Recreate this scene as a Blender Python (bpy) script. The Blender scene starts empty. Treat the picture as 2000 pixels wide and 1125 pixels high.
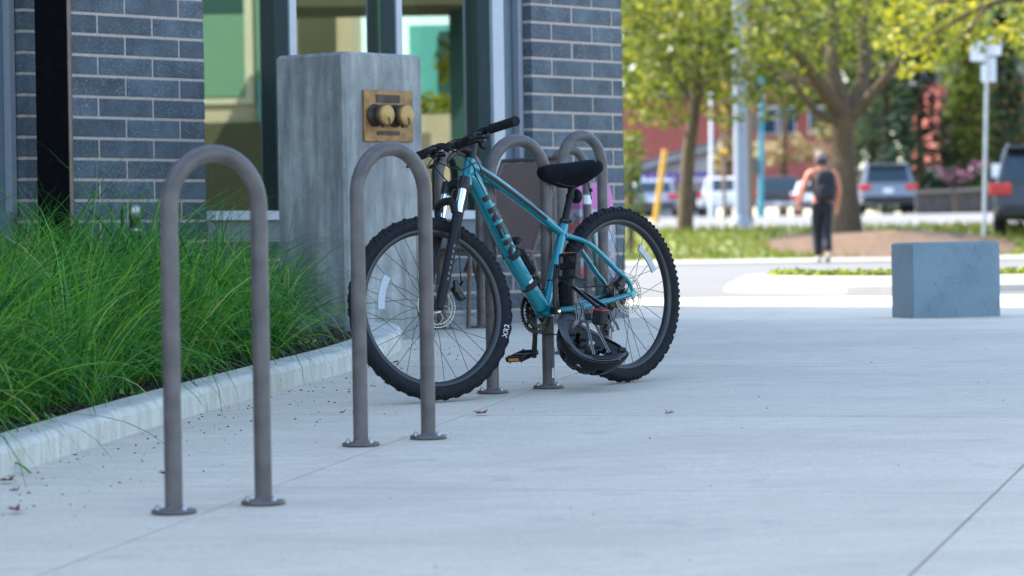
import bpy, math, random
from mathutils import Vector as V, Matrix as M
random.seed(7)
R_ = math.radians
S = bpy.context.scene
COL = S.collection

# ------------------------------------------------------------------ camera, sky, sun, exposure
FPX = 6570.0; ROLL = R_(0.9); PITCH = R_(0.63); CZ = 0.58
fw = V((0, math.cos(PITCH), -math.sin(PITCH))); r0 = V((1, 0, 0)); u0 = r0.cross(fw)
cup = math.cos(ROLL)*u0 + math.sin(ROLL)*r0; crt = math.cos(ROLL)*r0 - math.sin(ROLL)*u0
cam = bpy.data.cameras.new('camera'); camo = bpy.data.objects.new('camera', cam); COL.objects.link(camo)
camo.matrix_world = M(((crt.x, cup.x, -fw.x, 0), (crt.y, cup.y, -fw.y, 0), (crt.z, cup.z, -fw.z, CZ), (0, 0, 0, 1)))
cam.sensor_width = 36; cam.lens = FPX/2000*36; cam.clip_start = 0.1; cam.clip_end = 3000
cam.dof.use_dof = True; cam.dof.focus_distance = 13.3; cam.dof.aperture_fstop = 3.9
S.camera = camo

SUN_EL = R_(48); SD = V((0.902, -0.431, 0)).normalized()      # horizontal direction the light travels
world = bpy.data.worlds.new('World'); S.world = world; world.use_nodes = True
wn = world.node_tree.nodes; bg = wn['Background']
sky = wn.new('ShaderNodeTexSky'); sky.sky_type = 'NISHITA'; sky.sun_disc = False
sky.sun_elevation = SUN_EL; sky.sun_rotation = math.atan2(-SD.x, -SD.y)
sky.air_density = 1.0; sky.dust_density = 1.2; sky.ozone_density = 1.0
world.node_tree.links.new(sky.outputs[0], bg.inputs[0]); bg.inputs[1].default_value = 0.15
sl = bpy.data.lights.new('sun', 'SUN'); sl.energy = 2.8; sl.angle = R_(0.53); sl.color = (1.0, 0.95, 0.86)
so = bpy.data.objects.new('sun', sl); COL.objects.link(so)
so.rotation_euler = V((SD.x*math.cos(SUN_EL), SD.y*math.cos(SUN_EL), -math.sin(SUN_EL))).to_track_quat('-Z', 'Y').to_euler()
S.view_settings.view_transform = 'Standard'; S.view_settings.look = 'None'
S.view_settings.exposure = 2.05; S.view_settings.gamma = 1.0; S.view_settings.use_curve_mapping = False
S.render.engine = 'CYCLES'
S.cycles.use_denoising = True; S.cycles.max_bounces = 8; S.cycles.transparent_max_bounces = 12

# ------------------------------------------------------------------ terrain profile (metres)
GP = [(-60, -1.049-.0376*60), (0, -1.049), (17, -.41), (18.8, -.405), (22, -.38), (25, -.35), (35, -.30), (55, -.25),
      (59, -.17), (66, .33), (68, .35), (115, 1.06), (140, 1.3), (900, 5.0)]
def G(y):
    for (a, za), (b, zb) in zip(GP, GP[1:]):
        if y <= b: return za + (zb-za)*(y-a)/(b-a) + CZ
    return GP[-1][1] + CZ
def at(x, y, Y):                      # point at depth Y that lies in direction (x, y) from the standpoint
    d = fw + crt*((x-1000)/FPX) + cup*((562.5-y)/FPX)
    d = d/d.y
    return V((d.x*Y, Y, CZ + d.z*Y))
def on(x, Y, h=0.0):                  # ground point at depth Y
    p = at(x, 500, Y); return V((p.x, Y, G(Y)+h))

# ------------------------------------------------------------------ mesh builder
class MB:
    def __init__(s): s.v = []; s.f = []; s.sm = []; s.t = []; s.cur = 0.5
    def add(s, vs, fs, smooth=False):
        n = len(s.v); s.v += [tuple(q) for q in vs]; s.t += [s.cur]*len(vs)
        s.f += [tuple(i+n for i in q) for q in fs]; s.sm += [smooth]*len(fs); return s
    def box(s, c, d, rot=None, taper=1.0):
        vs = []
        for z in (-1, 1):
            k = taper if z > 0 else 1.0
            for x, y in ((-1, -1), (1, -1), (1, 1), (-1, 1)):
                p = V((x*d[0]/2*k, y*d[1]/2*k, z*d[2]/2))
                if rot is not None: p = rot @ p
                vs.append(p + V(c))
        return s.add(vs, [(3, 2, 1, 0), (4, 5, 6, 7), (0, 1, 5, 4), (1, 2, 6, 5), (2, 3, 7, 6), (3, 0, 4, 7)])
    def bbox(s, c, d, b=0.004, rot=None):          # box with chamfered edges
        x, y, z = d[0]/2, d[1]/2, d[2]/2; b = min(b, x*.9, y*.9, z*.9)
        ring = lambda X, Y, Z, k: [(-X+k, -Y, Z), (X-k, -Y, Z), (X, -Y+k, Z), (X, Y-k, Z), (X-k, Y, Z), (-X+k, Y, Z), (-X, Y-k, Z), (-X, -Y+k, Z)]
        rs = [ring(x-b, y-b, -z, b*.4), ring(x, y, -z+b, b), ring(x, y, z-b, b), ring(x-b, y-b, z, b*.4)]
        vs = []
        for r in rs:
            for p in r:
                p = V(p)
                if rot is not None: p = rot @ p
                vs.append(p + V(c))
        fs = [tuple(range(7, -1, -1)), tuple(range(24, 32))]
        for k in range(3):
            for i in range(8): j = (i+1) % 8; fs.append((k*8+i, k*8+j, k*8+8+j, k*8+8+i))
        return s.add(vs, fs)
    def tube(s, path, rad, n=10, cap=True, flat=None, closed=False):
        P = [V(p) for p in path]; m = len(P)
        rr = rad if isinstance(rad, (list, tuple)) else [rad]*m
        T = []
        for i in range(m):
            a = P[(i-1) % m] if closed else P[max(i-1, 0)]; b = P[(i+1) % m] if closed else P[min(i+1, m-1)]
            T.append((b-a).normalized())
        ref = V((0, 0, 1)) if abs(T[0].z) < .9 else V((0, 1, 0))
        nx = T[0].cross(ref).normalized(); vs = []
        for i in range(m):
            nx = (nx - T[i]*nx.dot(T[i])).normalized(); ny = T[i].cross(nx)
            for k in range(n):
                a = 2*math.pi*k/n; f2 = flat[i] if isinstance(flat, list) else (flat or 1.0)
                vs.append(P[i] + rr[i]*(math.cos(a)*nx + math.sin(a)*ny*f2))
        fs = []
        for i in range(m if closed else m-1):
            j = (i+1) % m
            for k in range(n): l = (k+1) % n; fs.append((i*n+k, i*n+l, j*n+l, j*n+k))
        s.add(vs, fs, True)
        if cap and not closed:
            s.add(vs[:n], [tuple(range(n-1, -1, -1))]); s.add(vs[-n:], [tuple(range(n))])
        return s
    def lathe(s, prof, c=(0, 0, 0), rot=None, n=24, smooth=True):   # prof: (r, h) about local z
        vs = []; c = V(c)
        for r, h in prof:
            for k in range(n):
                a = 2*math.pi*k/n; p = V((r*math.cos(a), r*math.sin(a), h))
                if rot is not None: p = rot @ p
                vs.append(p+c)
        fs = [(i*n+k, i*n+(k+1) % n, (i+1)*n+(k+1) % n, (i+1)*n+k) for i in range(len(prof)-1) for k in range(n)]
        return s.add(vs, fs, smooth)
    def loft(s, rings, cap=True, smooth=True):
        n = len(rings[0]); vs = [p for r in rings for p in r]
        fs = [(i*n+k, i*n+(k+1) % n, (i+1)*n+(k+1) % n, (i+1)*n+k) for i in range(len(rings)-1) for k in range(n)]
        if cap: fs += [tuple(range(n-1, -1, -1)), tuple(range((len(rings)-1)*n, len(rings)*n))]
        return s.add(vs, fs, smooth)
    def prism(s, poly, z0, z1, fr=None):           # poly of (x, y), extruded
        n = len(poly); vs = [V((x, y, z0)) for x, y in poly] + [V((x, y, z1)) for x, y in poly]
        if fr: vs = [fr(p) for p in vs]
        return s.add(vs, [tuple(range(n-1, -1, -1)), tuple(range(n, 2*n))] + [(i, (i+1) % n, n+(i+1) % n, n+i) for i in range(n)])
    def ribbon(s, pts, wid, side):
        vs = []
        for i, p in enumerate(pts):
            w = wid[i] if isinstance(wid, list) else wid
            sd = side[i] if isinstance(side, list) else side
            vs += [V(p)-sd*w/2, V(p)+sd*w/2]
        return s.add(vs, [(2*i, 2*i+1, 2*i+3, 2*i+2) for i in range(len(pts)-1)], True)
    def mesh(s, name):
        m = bpy.data.meshes.new(name); m.from_pydata(s.v, [], s.f)
        m.polygons.foreach_set('use_smooth', s.sm)
        if len(set(s.t)) > 1:
            a = m.attributes.new('tint', 'FLOAT', 'POINT'); a.data.foreach_set('value', s.t)
        m.update(); return m
    def build(s, name, mat, parent=None, **k): return link(name, s.mesh(name), mat, parent, **k)

def link(name, mesh, mat, parent=None, mtx=None, label=None, cat=None, group=None, kind=None):
    o = bpy.data.objects.new(name, mesh); COL.objects.link(o)
    if mesh is not None and mat is not None and len(mesh.materials) == 0: mesh.materials.append(MAT[mat])
    if parent is not None: o.parent = parent
    if mtx is not None: o.matrix_local = mtx
    return tag(o, label, cat, group, kind)
def tag(o, label=None, cat=None, group=None, kind=None):
    for k, v in (('label', label), ('category', cat), ('group', group), ('kind', kind)):
        if v: o[k] = v
    return o
def empty(name, loc=(0, 0, 0), rz=0.0, **k):
    o = bpy.data.objects.new(name, None); COL.objects.link(o); o.location = loc; o.rotation_euler = (0, 0, rz)
    return tag(o, **k)
def copy_tree(o, parent=None):
    c = o.copy(); COL.objects.link(c); c.parent = parent
    for ch in list(o.children): copy_tree(ch, c)
    return c
def cr(pts, n=8):                                  # Catmull-Rom curve through points
    P = [V(p) for p in pts]; P = [2*P[0]-P[1]] + P + [2*P[-1]-P[-2]]; out = []
    for i in range(1, len(P)-2):
        for k in range(n):
            t = k/n; a, b, c, d = P[i-1:i+3]
            out.append(.5*((2*b) + (c-a)*t + (2*a-5*b+4*c-d)*t*t + (3*b-a-3*c+d)*t**3))
    out.append(P[-2]); return out
def text_mesh(body, size, depth=0.0006, shear=0.0, offset=0.0):
    cu = bpy.data.curves.new('t', 'FONT'); cu.body = body; cu.size = size; cu.extrude = depth; cu.shear = shear; cu.offset = offset
    cu.align_x = 'CENTER'; cu.align_y = 'CENTER'
    to = bpy.data.objects.new('t', cu); COL.objects.link(to)
    bpy.context.view_layer.update()
    me = bpy.data.meshes.new_from_object(to.evaluated_get(bpy.context.evaluated_depsgraph_get()))
    bpy.data.objects.remove(to); bpy.data.curves.remove(cu); me.materials.clear(); return me
def rnd(a, b): return random.uniform(a, b)

# ------------------------------------------------------------------ materials
MAT = {}
def nodes(name):
    m = bpy.data.materials.new(name); m.use_nodes = True; MAT[name] = m
    return m, m.node_tree.nodes, m.node_tree.links, m.node_tree.nodes['Principled BSDF']
def mat(name, col, rough=.5, metal=0.0, var=.12, scale=30, bump=0.0, bscale=200, objvar=0.0, spec=.5, coat=0.0, stretch=None, detail=5):
    m, N, L, b = nodes(name)
    tc = N.new('ShaderNodeTexCoord'); mp = N.new('ShaderNodeMapping'); L.new(tc.outputs['Object'], mp.inputs[0])
    if stretch: mp.inputs['Scale'].default_value = stretch
    nz = N.new('ShaderNodeTexNoise'); nz.inputs['Scale'].default_value = scale; nz.inputs['Detail'].default_value = detail
    L.new(mp.outputs[0], nz.inputs[0])
    mr = N.new('ShaderNodeMapRange'); mr.inputs[1].default_value = .3; mr.inputs[2].default_value = .7
    mr.inputs[3].default_value = 1-var; mr.inputs[4].default_value = 1+var; L.new(nz.outputs[0], mr.inputs[0])
    val = mr.outputs[0]
    if objvar:
        oi = N.new('ShaderNodeObjectInfo'); m2 = N.new('ShaderNodeMapRange'); m2.inputs[3].default_value = 1-objvar; m2.inputs[4].default_value = 1+objvar
        L.new(oi.outputs['Random'], m2.inputs[0]); mu = N.new('ShaderNodeMath'); mu.operation = 'MULTIPLY'
        L.new(val, mu.inputs[0]); L.new(m2.outputs[0], mu.inputs[1]); val = mu.outputs[0]
    mx = N.new('ShaderNodeVectorMath'); mx.operation = 'SCALE'; mx.inputs[0].default_value = col; L.new(val, mx.inputs['Scale'])
    L.new(mx.outputs[0], b.inputs['Base Color'])
    b.inputs['Roughness'].default_value = rough; b.inputs['Metallic'].default_value = metal
    b.inputs['Specular IOR Level'].default_value = spec; b.inputs['Coat Weight'].default_value = coat; b.inputs['Coat Roughness'].default_value = .08
    if bump:
        n2 = N.new('ShaderNodeTexNoise'); n2.inputs['Scale'].default_value = bscale; n2.inputs['Detail'].default_value = 4; L.new(mp.outputs[0], n2.inputs[0])
        bp = N.new('ShaderNodeBump'); bp.inputs['Strength'].default_value = bump; bp.inputs['Distance'].default_value = .004
        L.new(n2.outputs[0], bp.inputs['Height']); L.new(bp.outputs[0], b.inputs['Normal'])
    return m
def ramp(N, L, src, stops):
    r = N.new('ShaderNodeValToRGB'); L.new(src, r.inputs[0]); e = r.color_ramp.elements
    while len(e) < len(stops): e.new(.5)
    for el, (p, c) in zip(e, stops): el.position = p; el.color = (*c, 1)
    return r.outputs[0]
def noise(N, L, scale, stretch=(1, 1, 1), detail=6, coord='Object', rough=.55, rot=(0, 0, 0)):
    tc = N.new('ShaderNodeTexCoord'); mp = N.new('ShaderNodeMapping'); mp.inputs['Scale'].default_value = stretch; mp.inputs['Rotation'].default_value = rot
    L.new(tc.outputs[coord], mp.inputs[0]); nz = N.new('ShaderNodeTexNoise'); nz.inputs['Scale'].default_value = scale
    nz.inputs['Detail'].default_value = detail; nz.inputs['Roughness'].default_value = rough; L.new(mp.outputs[0], nz.inputs[0]); return nz.outputs[0]
def mixc(N, L, fac, a, b, mode='MIX'):
    m = N.new('ShaderNodeMix'); m.data_type = 'RGBA'; m.blend_type = mode
    for s_, k in ((fac, 0), (a, 6), (b, 7)):
        if isinstance(s_, (int, float)): m.inputs[k].default_value = s_
        elif isinstance(s_, tuple): m.inputs[k].default_value = (*s_, 1)
        else: L.new(s_, m.inputs[k])
    return m.outputs[2]
def bumpn(N, L, b, h, strength, dist=.003):
    bp = N.new('ShaderNodeBump'); bp.inputs['Strength'].default_value = strength; bp.inputs['Distance'].default_value = dist
    L.new(h, bp.inputs['Height']); L.new(bp.outputs[0], b.inputs['Normal'])

def concrete_pave():
    m, N, L, b = nodes('pave')
    ang = R_(-12.7)
    st = noise(N, L, 5.0, (1.0, 12, 1), 12, rough=.74, rot=(0, 0, ang)); bl = noise(N, L, 1.1, (1, 1, 1), 4); fine = noise(N, L, 420, (.3, 1, 1), 3, rot=(0, 0, ang))
    spots = noise(N, L, 34, (1, 1, 1), 2)
    c = ramp(N, L, st, [(.40, (.50, .44, .345)), (.5, (.63, .555, .43)), (.60, (.72, .64, .505))])
    c = mixc(N, L, ramp(N, L, bl, [(.35, (0, 0, 0)), (.65, (.55, .55, .55))]), c, (.55, .485, .375))
    c = mixc(N, L, ramp(N, L, fine, [(.3, (.5, .5, .5)), (.55, (0, 0, 0))]), c, (.40, .365, .31))
    c = mixc(N, L, ramp(N, L, spots, [(.70, (0, 0, 0)), (.78, (.35, .35, .35))]), c, (.36, .33, .28))
    gr_ = noise(N, L, 130, (.5, 1, 1), 3, rough=.8, rot=(0, 0, ang)); c = mixc(N, L, ramp(N, L, gr_, [(.38, (.42, .42, .42)), (.49, (0, 0, 0))]), c, (.36, .32, .26)); c = mixc(N, L, ramp(N, L, gr_, [(.53, (0, 0, 0)), (.64, (.40, .40, .40))]), c, (.80, .73, .60))
    big = noise(N, L, .55, (1, 2.2, 1), 9, rough=.7, rot=(0, 0, ang)); c = mixc(N, L, ramp(N, L, big, [(.48, (0, 0, 0)), (.60, (.45, .45, .45))]), c, (.45, .40, .32))
    blot = noise(N, L, 5.5, (1, 1, 1), 3); c = mixc(N, L, ramp(N, L, blot, [(.62, (0, 0, 0)), (.70, (.28, .28, .28))]), c, (.33, .31, .28))
    oi = N.new('ShaderNodeObjectInfo'); mr = N.new('ShaderNodeMapRange'); mr.inputs[3].default_value = .95; mr.inputs[4].default_value = 1.04; L.new(oi.outputs['Random'], mr.inputs[0])
    sc = N.new('ShaderNodeVectorMath'); sc.operation = 'SCALE'; L.new(c, sc.inputs[0]); L.new(mr.outputs[0], sc.inputs['Scale'])
    L.new(sc.outputs[0], b.inputs['Base Color']); b.inputs['Roughness'].default_value = .85; b.inputs['Specular IOR Level'].default_value = .25
    bumpn(N, L, b, noise(N, L, 160, (.06, 1, 1), 4, rot=(0, 0, ang)), .35, .002)
concrete_pave()
def concrete_kerb(name, lo, mid, hi, vs=(5, 5, .7)):
    m, N, L, b = nodes(name)
    dr = noise(N, L, 2.4, vs, 8, rough=.65); bl = noise(N, L, 7, (1, 1, 1), 6); pit = noise(N, L, 60, (1, 1, 1), 2)
    c = ramp(N, L, dr, [(.37, lo), (.5, mid), (.63, hi)])
    c = mixc(N, L, ramp(N, L, bl, [(.4, (0, 0, 0)), (.7, (.6, .6, .6))]), c, lo)
    c = mixc(N, L, ramp(N, L, pit, [(.66, (0, 0, 0)), (.72, (.7, .7, .7))]), c, tuple(x*.45 for x in lo))
    L.new(c, b.inputs['Base Color']); b.inputs['Roughness'].default_value = .88; b.inputs['Specular IOR Level'].default_value = .25
    bumpn(N, L, b, noise(N, L, 40, (1, 1, 1), 6), .35, .006)
concrete_kerb('kerb', (.46, .43, .37), (.56, .535, .465), (.62, .595, .52), (7, 7, 1.2))
concrete_kerb('pier', (.18, .185, .18), (.28, .285, .27), (.40, .405, .375), (4, 4, .7))
concrete_kerb('block', (.155, .21, .245), (.19, .255, .29), (.21, .275, .31), (1.5, 1.5, 1.5))
concrete_kerb('plinth', (.16, .17, .18), (.21, .22, .23), (.26, .27, .28), (2, 2, 1))
def brick():
    m, N, L, b = nodes('brick')
    tc = N.new('ShaderNodeTexCoord'); oi = N.new('ShaderNodeObjectInfo')
    ad = N.new('ShaderNodeVectorMath'); ad.operation = 'ADD'; mu = N.new('ShaderNodeVectorMath'); mu.operation = 'SCALE'; mu.inputs[0].default_value = (7, 13, 5)
    L.new(oi.outputs['Random'], mu.inputs['Scale']); L.new(tc.outputs['Object'], ad.inputs[0]); L.new(mu.outputs[0], ad.inputs[1])
    def nz(s, d):
        n = N.new('ShaderNodeTexNoise'); n.inputs['Scale'].default_value = s; n.inputs['Detail'].default_value = d; L.new(ad.outputs[0], n.inputs[0]); return n.outputs[0]
    c = ramp(N, L, nz(9, 6), [(.28, (.040, .054, .066)), (.5, (.064, .085, .104)), (.72, (.090, .118, .142))])
    sp = nz(150, 2); c = mixc(N, L, ramp(N, L, sp, [(.60, (0, 0, 0)), (.70, (.8, .8, .8))]), c, (.32, .33, .33))
    c = mixc(N, L, ramp(N, L, sp, [(.30, (.7, .7, .7)), (.40, (0, 0, 0))]), c, (.03, .032, .034))
    mr = N.new('ShaderNodeMapRange'); mr.inputs[3].default_value = .84; mr.inputs[4].default_value = 1.2; L.new(oi.outputs['Random'], mr.inputs[0])
    sc = N.new('ShaderNodeVectorMath'); sc.operation = 'SCALE'; L.new(c, sc.inputs[0]); L.new(mr.outputs[0], sc.inputs['Scale'])
    L.new(sc.outputs[0], b.inputs['Base Color']); b.inputs['Roughness'].default_value = .75
    bumpn(N, L, b, nz(170, 3), .5, .003)
brick()
mat('mortar', (.43, .365, .325), .95, var=.15, scale=60, bump=.3)
mat('frame_dark', (.045, .062, .075), .45, var=.1); mat('frame_light', (.34, .37, .41), .4, metal=.3, var=.05); mat('frame_mid', (.13, .17, .20), .45, var=.06)
mat('black_steel', (.004, .004, .005), .8, var=.3, spec=.03); mat('edge_bronze', (.16, .12, .10), .35, metal=.5)
mat('sill', (.52, .54, .56), .4); mat('room', (.42, .36, .26), .9); mat('room_dark', (.06, .07, .055), .9); mat('room_red', (.30, .06, .07), .8)
mat('rack', (.100, .087, .084), .45, var=.3, scale=14, bump=.08, bscale=260, spec=.4, detail=9)
mat('steel', (.40, .40, .40), .42, metal=1, var=.15); mat('chrome', (.85, .85, .86), .08, metal=1, var=.02); mat('sticker', (.7, .7, .68), .5, var=.05); mat('ink', (.03, .03, .035), .6)
def brass(name, a, c_, bb):
    m, N, L, b = nodes(name); n = noise(N, L, 14, (1, 1, 1), 7, rough=.65)
    L.new(ramp(N, L, n, [(.3, a), (.5, c_), (.7, bb)]), b.inputs['Base Color']); b.inputs['Metallic'].default_value = .35
    b.inputs['Roughness'].default_value = .55; bumpn(N, L, b, noise(N, L, 50, (1, 1, 1), 5), .2, .002)
brass('brass', (.13, .06, .025), (.30, .165, .055), (.38, .22, .08)); brass('brass_bright', (.28, .16, .05), (.42, .255, .085), (.48, .30, .11)); brass('brass_dark', (.025, .018, .016), (.05, .036, .028), (.10, .07, .05))
mat('soil', (.022, .014, .011), .95, var=.6, scale=50, bump=1.0, bscale=90)
mat('chip_a', (.045, .022, .017), .95, var=.4, scale=40); mat('chip_b', (.02, .013, .011), .95, var=.4)
def foliage(name, cols, trans=.35, rough=.5):
    m, N, L, b = nodes(name); at_ = N.new('ShaderNodeAttribute'); at_.attribute_name = 'tint'
    n = len(cols); c = ramp(N, L, at_.outputs['Fac'], [(i/(n-1), q) for i, q in enumerate(cols)])
    L.new(c, b.inputs['Base Color']); b.inputs['Roughness'].default_value = rough; b.inputs['Specular IOR Level'].default_value = .3
    tr = N.new('ShaderNodeBsdfTranslucent'); L.new(mixc(N, L, 1.0, c, (1.35, 1.25, .75), 'MULTIPLY'), tr.inputs[0])
    mx = N.new('ShaderNodeMixShader'); mx.inputs[0].default_value = trans
    L.new(b.outputs[0], mx.inputs[1]); L.new(tr.outputs[0], mx.inputs[2]); L.new(mx.outputs[0], N['Material Output'].inputs[0])
foliage('sedge', [(.012, .07, .012), (.03, .15, .022), (.065, .26, .035), (.13, .37, .045), (.27, .45, .05), (.38, .34, .15)], .36, .34)
foliage('leaf_tree', [(.03, .05, .012), (.07, .10, .02), (.13, .165, .025), (.21, .235, .03), (.36, .35, .05)], .42)
foliage('leaf_yellow', [(.08, .12, .02), (.18, .22, .03), (.31, .32, .035), (.40, .36, .04)], .45)
foliage('leaf_conifer', [(.008, .022, .012), (.014, .04, .018), (.03, .065, .025)], .1)
foliage('leaf_green', [(.03, .06, .012), (.08, .13, .02), (.17, .21, .03), (.24, .25, .04)], .35)
foliage('leaf_tan', [(.10, .08, .03), (.26, .20, .07), (.40, .32, .14), (.7, .62, .48)], .3)
foliage('leaf_cover', [(.06, .12, .02), (.2, .27, .02), (.4, .4, .04)], .4)
foliage('turf', [(.08, .13, .02), (.19, .24, .04), (.34, .30, .08)], .3)
foliage('flower', [(.02, .05, .015), (.03, .07, .02), (.04, .08, .03), (.35, .09, .25), (.5, .22, .40)], .2)
mat('bark', (.10, .068, .038), .95, var=.4, scale=8, bump=.8, bscale=20, stretch=(4, 4, .6)); mat('bark_lichen', (.17, .125, .03), .95, var=.4, scale=6, bump=.5, bscale=20)
mat('mulch', (.125, .070, .034), .95, var=.35, scale=6, bump=.5, bscale=30); mat('lawn', (.17, .185, .05), .95, var=.45, scale=1.3, bump=.5, bscale=40)
mat('asphalt', (.185, .175, .165), .9, var=.12, scale=3, bump=.2, bscale=80); mat('asphalt_pale', (.155, .148, .137), .9, var=.08, scale=1.5); mat('earth', (.10, .09, .08), .95)
mat('kerb_far', (.36, .335, .29), .85, var=.1, scale=4)
# bicycle
mat('teal', (.001, .185, .228), .22, metal=.25, var=.06, scale=8, coat=.55, spec=.5); mat('decal', (.006, .006, .008), .3, var=.05); mat('decal_white', (.6, .6, .6), .5)
mat('rubber', (.012, .0135, .017), .8, var=.25, scale=40, bump=.15, bscale=300, spec=.2); mat('rotor_steel', (.34, .31, .27), .4, metal=.9, var=.15, scale=60); mat('rim', (.014, .015, .017), .4, var=.1); mat('black_paint', (.008, .0085, .0095), .4, var=.15, spec=.35)
mat('matt_black', (.009, .0095, .012), .55, var=.15, spec=.25); mat('gloss_black', (.006, .006, .007), .3, var=.1, spec=.3); mat('neoprene', (.006, .007, .011), .9, var=.3, scale=25, bump=.3, bscale=60, spec=.1)
mat('spoke', (.012, .012, .013), .35); mat('chain_steel', (.05, .047, .043), .35, metal=.9, var=.3, scale=90); mat('amber', (.75, .27, .03), .3); mat('red_plastic', (.55, .015, .015), .4)
mat('reflector_white', (.36, .39, .41), .35, var=.08, scale=120); mat('foam', (.06, .066, .078), .9, var=.25, scale=300); mat('strap_light', (.33, .33, .34), .8); mat('fork_mark', (.10, .105, .115), .6); mat('strap', (.012, .012, .014), .8)
mat('leaf_red', (.13, .018, .018), .7, var=.4, scale=40); mat('leaf_brown', (.17, .07, .03), .8, var=.4, scale=40); mat('crumb', (.03, .025, .022), .9)
# street things
mat('sling', (.20, .13, .11), .8, var=.15, scale=120, bump=.3, bscale=500); mat('bronze_frame', (.09, .06, .05), .5); mat('green_paint', (.005, .075, .05), .5); mat('pink', (.48, .14, .33), .7, var=.06, scale=20)
def pattern():
    m, N, L, b = nodes('floral'); v = N.new('ShaderNodeTexVoronoi'); v.inputs['Scale'].default_value = 26
    tc = N.new('ShaderNodeTexCoord'); L.new(tc.outputs['Object'], v.inputs[0])
    L.new(ramp(N, L, v.outputs['Color'], [(.2, (.20, .24, .30)), (.45, (.42, .44, .47)), (.6, (.12, .15, .16)), (.75, (.50, .12, .10)), (.9, (.55, .30, .28))]), b.inputs['Base Color']); b.inputs['Roughness'].default_value = .8
pattern()
for n_, c_, r_, k_ in [('car_silver', (.33, .36, .40), .3, .5), ('car_white', (.72, .72, .70), .3, 0), ('car_black', (.03, .035, .045), .25, .1), ('car_grey', (.17, .20, .24), .3, .4), ('car_dark', (.02, .022, .026), .2, .1)]:
    mat(n_, c_, r_, k_, var=.03, coat=.25)
mat('car_glass', (.012, .028, .038), .06, var=.05, spec=.8); mat('lamp_red', (.50, .03, .03), .25); mat('plate', (.7, .7, .75), .5); mat('trim_black', (.015, .015, .017), .6); mat('alloy', (.4, .4, .42), .3, metal=.8)
mat('skin', (.60, .21, .12), .55, var=.08, scale=20); mat('cloth_black', (.012, .013, .018), .85, var=.2, scale=60); mat('hair_grey', (.20, .15, .14), .9); mat('cap_dark', (.03, .03, .04), .9); mat('shoe', (.38, .36, .32), .7); mat('backpack', (.014, .014, .018), .8, var=.3, scale=50)
mat('red_wall', (.42, .11, .085), .85, var=.08, scale=2); mat('grey_roof', (.14, .15, .17), .7, var=.1, scale=3); mat('pale_wall', (.56, .55, .56), .85, var=.05); mat('purple', (.13, .03, .34), .6); mat('white_paint', (.75, .75, .74), .6)
mat('pole_grey', (.25, .28, .32), .5, var=.06, scale=3); mat('pole_wood', (.20, .14, .09), .9, var=.2, scale=6, stretch=(3, 3, .4)); mat('pole_teal', (.05, .27, .32), .5); mat('yellow', (.62, .33, .02), .6, var=.05); mat('galv', (.42, .45, .46), .45, metal=.4)
mat('wood_wall', (.10, .085, .075), .9, var=.25, scale=6, stretch=(2, 2, .5)); mat('wood_cap', (.24, .20, .16), .9, var=.2); mat('blue_glass', (.02, .05, .09), .1)
mat('stucco', (.46, .37, .25), .9, var=.06, scale=4); mat('stucco_dark', (.07, .065, .035), .9, var=.1, scale=3); mat('cream', (.52, .47, .34), .7); mat('turquoise', (.10, .36, .33), .8); mat('dark_green', (.015, .06, .048), .7); mat('green_trim', (.12, .25, .15), .7)
def blind():
    m, N, L, b = nodes('blind'); tc = N.new('ShaderNodeTexCoord'); wv = N.new('ShaderNodeTexWave'); wv.bands_direction = 'Z'; wv.inputs['Scale'].default_value = 6.0; wv.inputs['Distortion'].default_value = .15
    L.new(tc.outputs['Object'], wv.inputs[0]); L.new(ramp(N, L, wv.outputs['Fac'], [(.2, (.085, .17, .105)), (.6, (.17, .30, .19))]), b.inputs['Base Color'])
blind()
def glass():
    m, N, L, b = nodes('pane'); N.remove(b)
    g = N.new('ShaderNodeBsdfGlossy'); g.inputs['Roughness'].default_value = 0.0; g.inputs['Color'].default_value = (.86, 1.0, .90, 1)
    t = N.new('ShaderNodeBsdfTransparent'); t.inputs[0].default_value = (.50, .60, .52, 1)
    lw = N.new('ShaderNodeLayerWeight'); lw.inputs[0].default_value = .25
    mr = N.new('ShaderNodeMapRange'); mr.inputs[3].default_value = .30; mr.inputs[4].default_value = .95; L.new(lw.outputs['Fresnel'], mr.inputs[0])
    mx = N.new('ShaderNodeMixShader'); L.new(mr.outputs[0], mx.inputs[0]); L.new(t.outputs[0], mx.inputs[1]); L.new(g.outputs[0], mx.inputs[2])
    L.new(mx.outputs[0], N['Material Output'].inputs[0])
glass()

# ------------------------------------------------------------------ ground, roads, pavement
def strip(name, mat_, x0, x1, ys, dz, nx=6):
    mb = MB(); vs = []; fs = []
    for y in ys:
        for i in range(nx+1): vs.append((x0+(x1-x0)*i/nx, y, G(y)+dz))
    for j in range(len(ys)-1):
        for i in range(nx): a = j*(nx+1)+i; fs.append((a, a+1, a+nx+2, a+nx+1))
    mb.add(vs, fs); return mb.build(name, mat_, kind='structure')
strip('ground', 'earth', -400, 400, [-60, -20, 0, 17, 18.8, 22, 25, 35, 55, 59, 66, 68, 115, 140, 400, 900], -.03, 10)
strip('driveway', 'asphalt_pale', -30, 60, [24.2, 25, 30, 35, 45, 55, 57], -.012)
strip('road', 'asphalt', -200, 300, [67.6, 68, 80, 95, 115, 140, 168], -.008)

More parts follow.
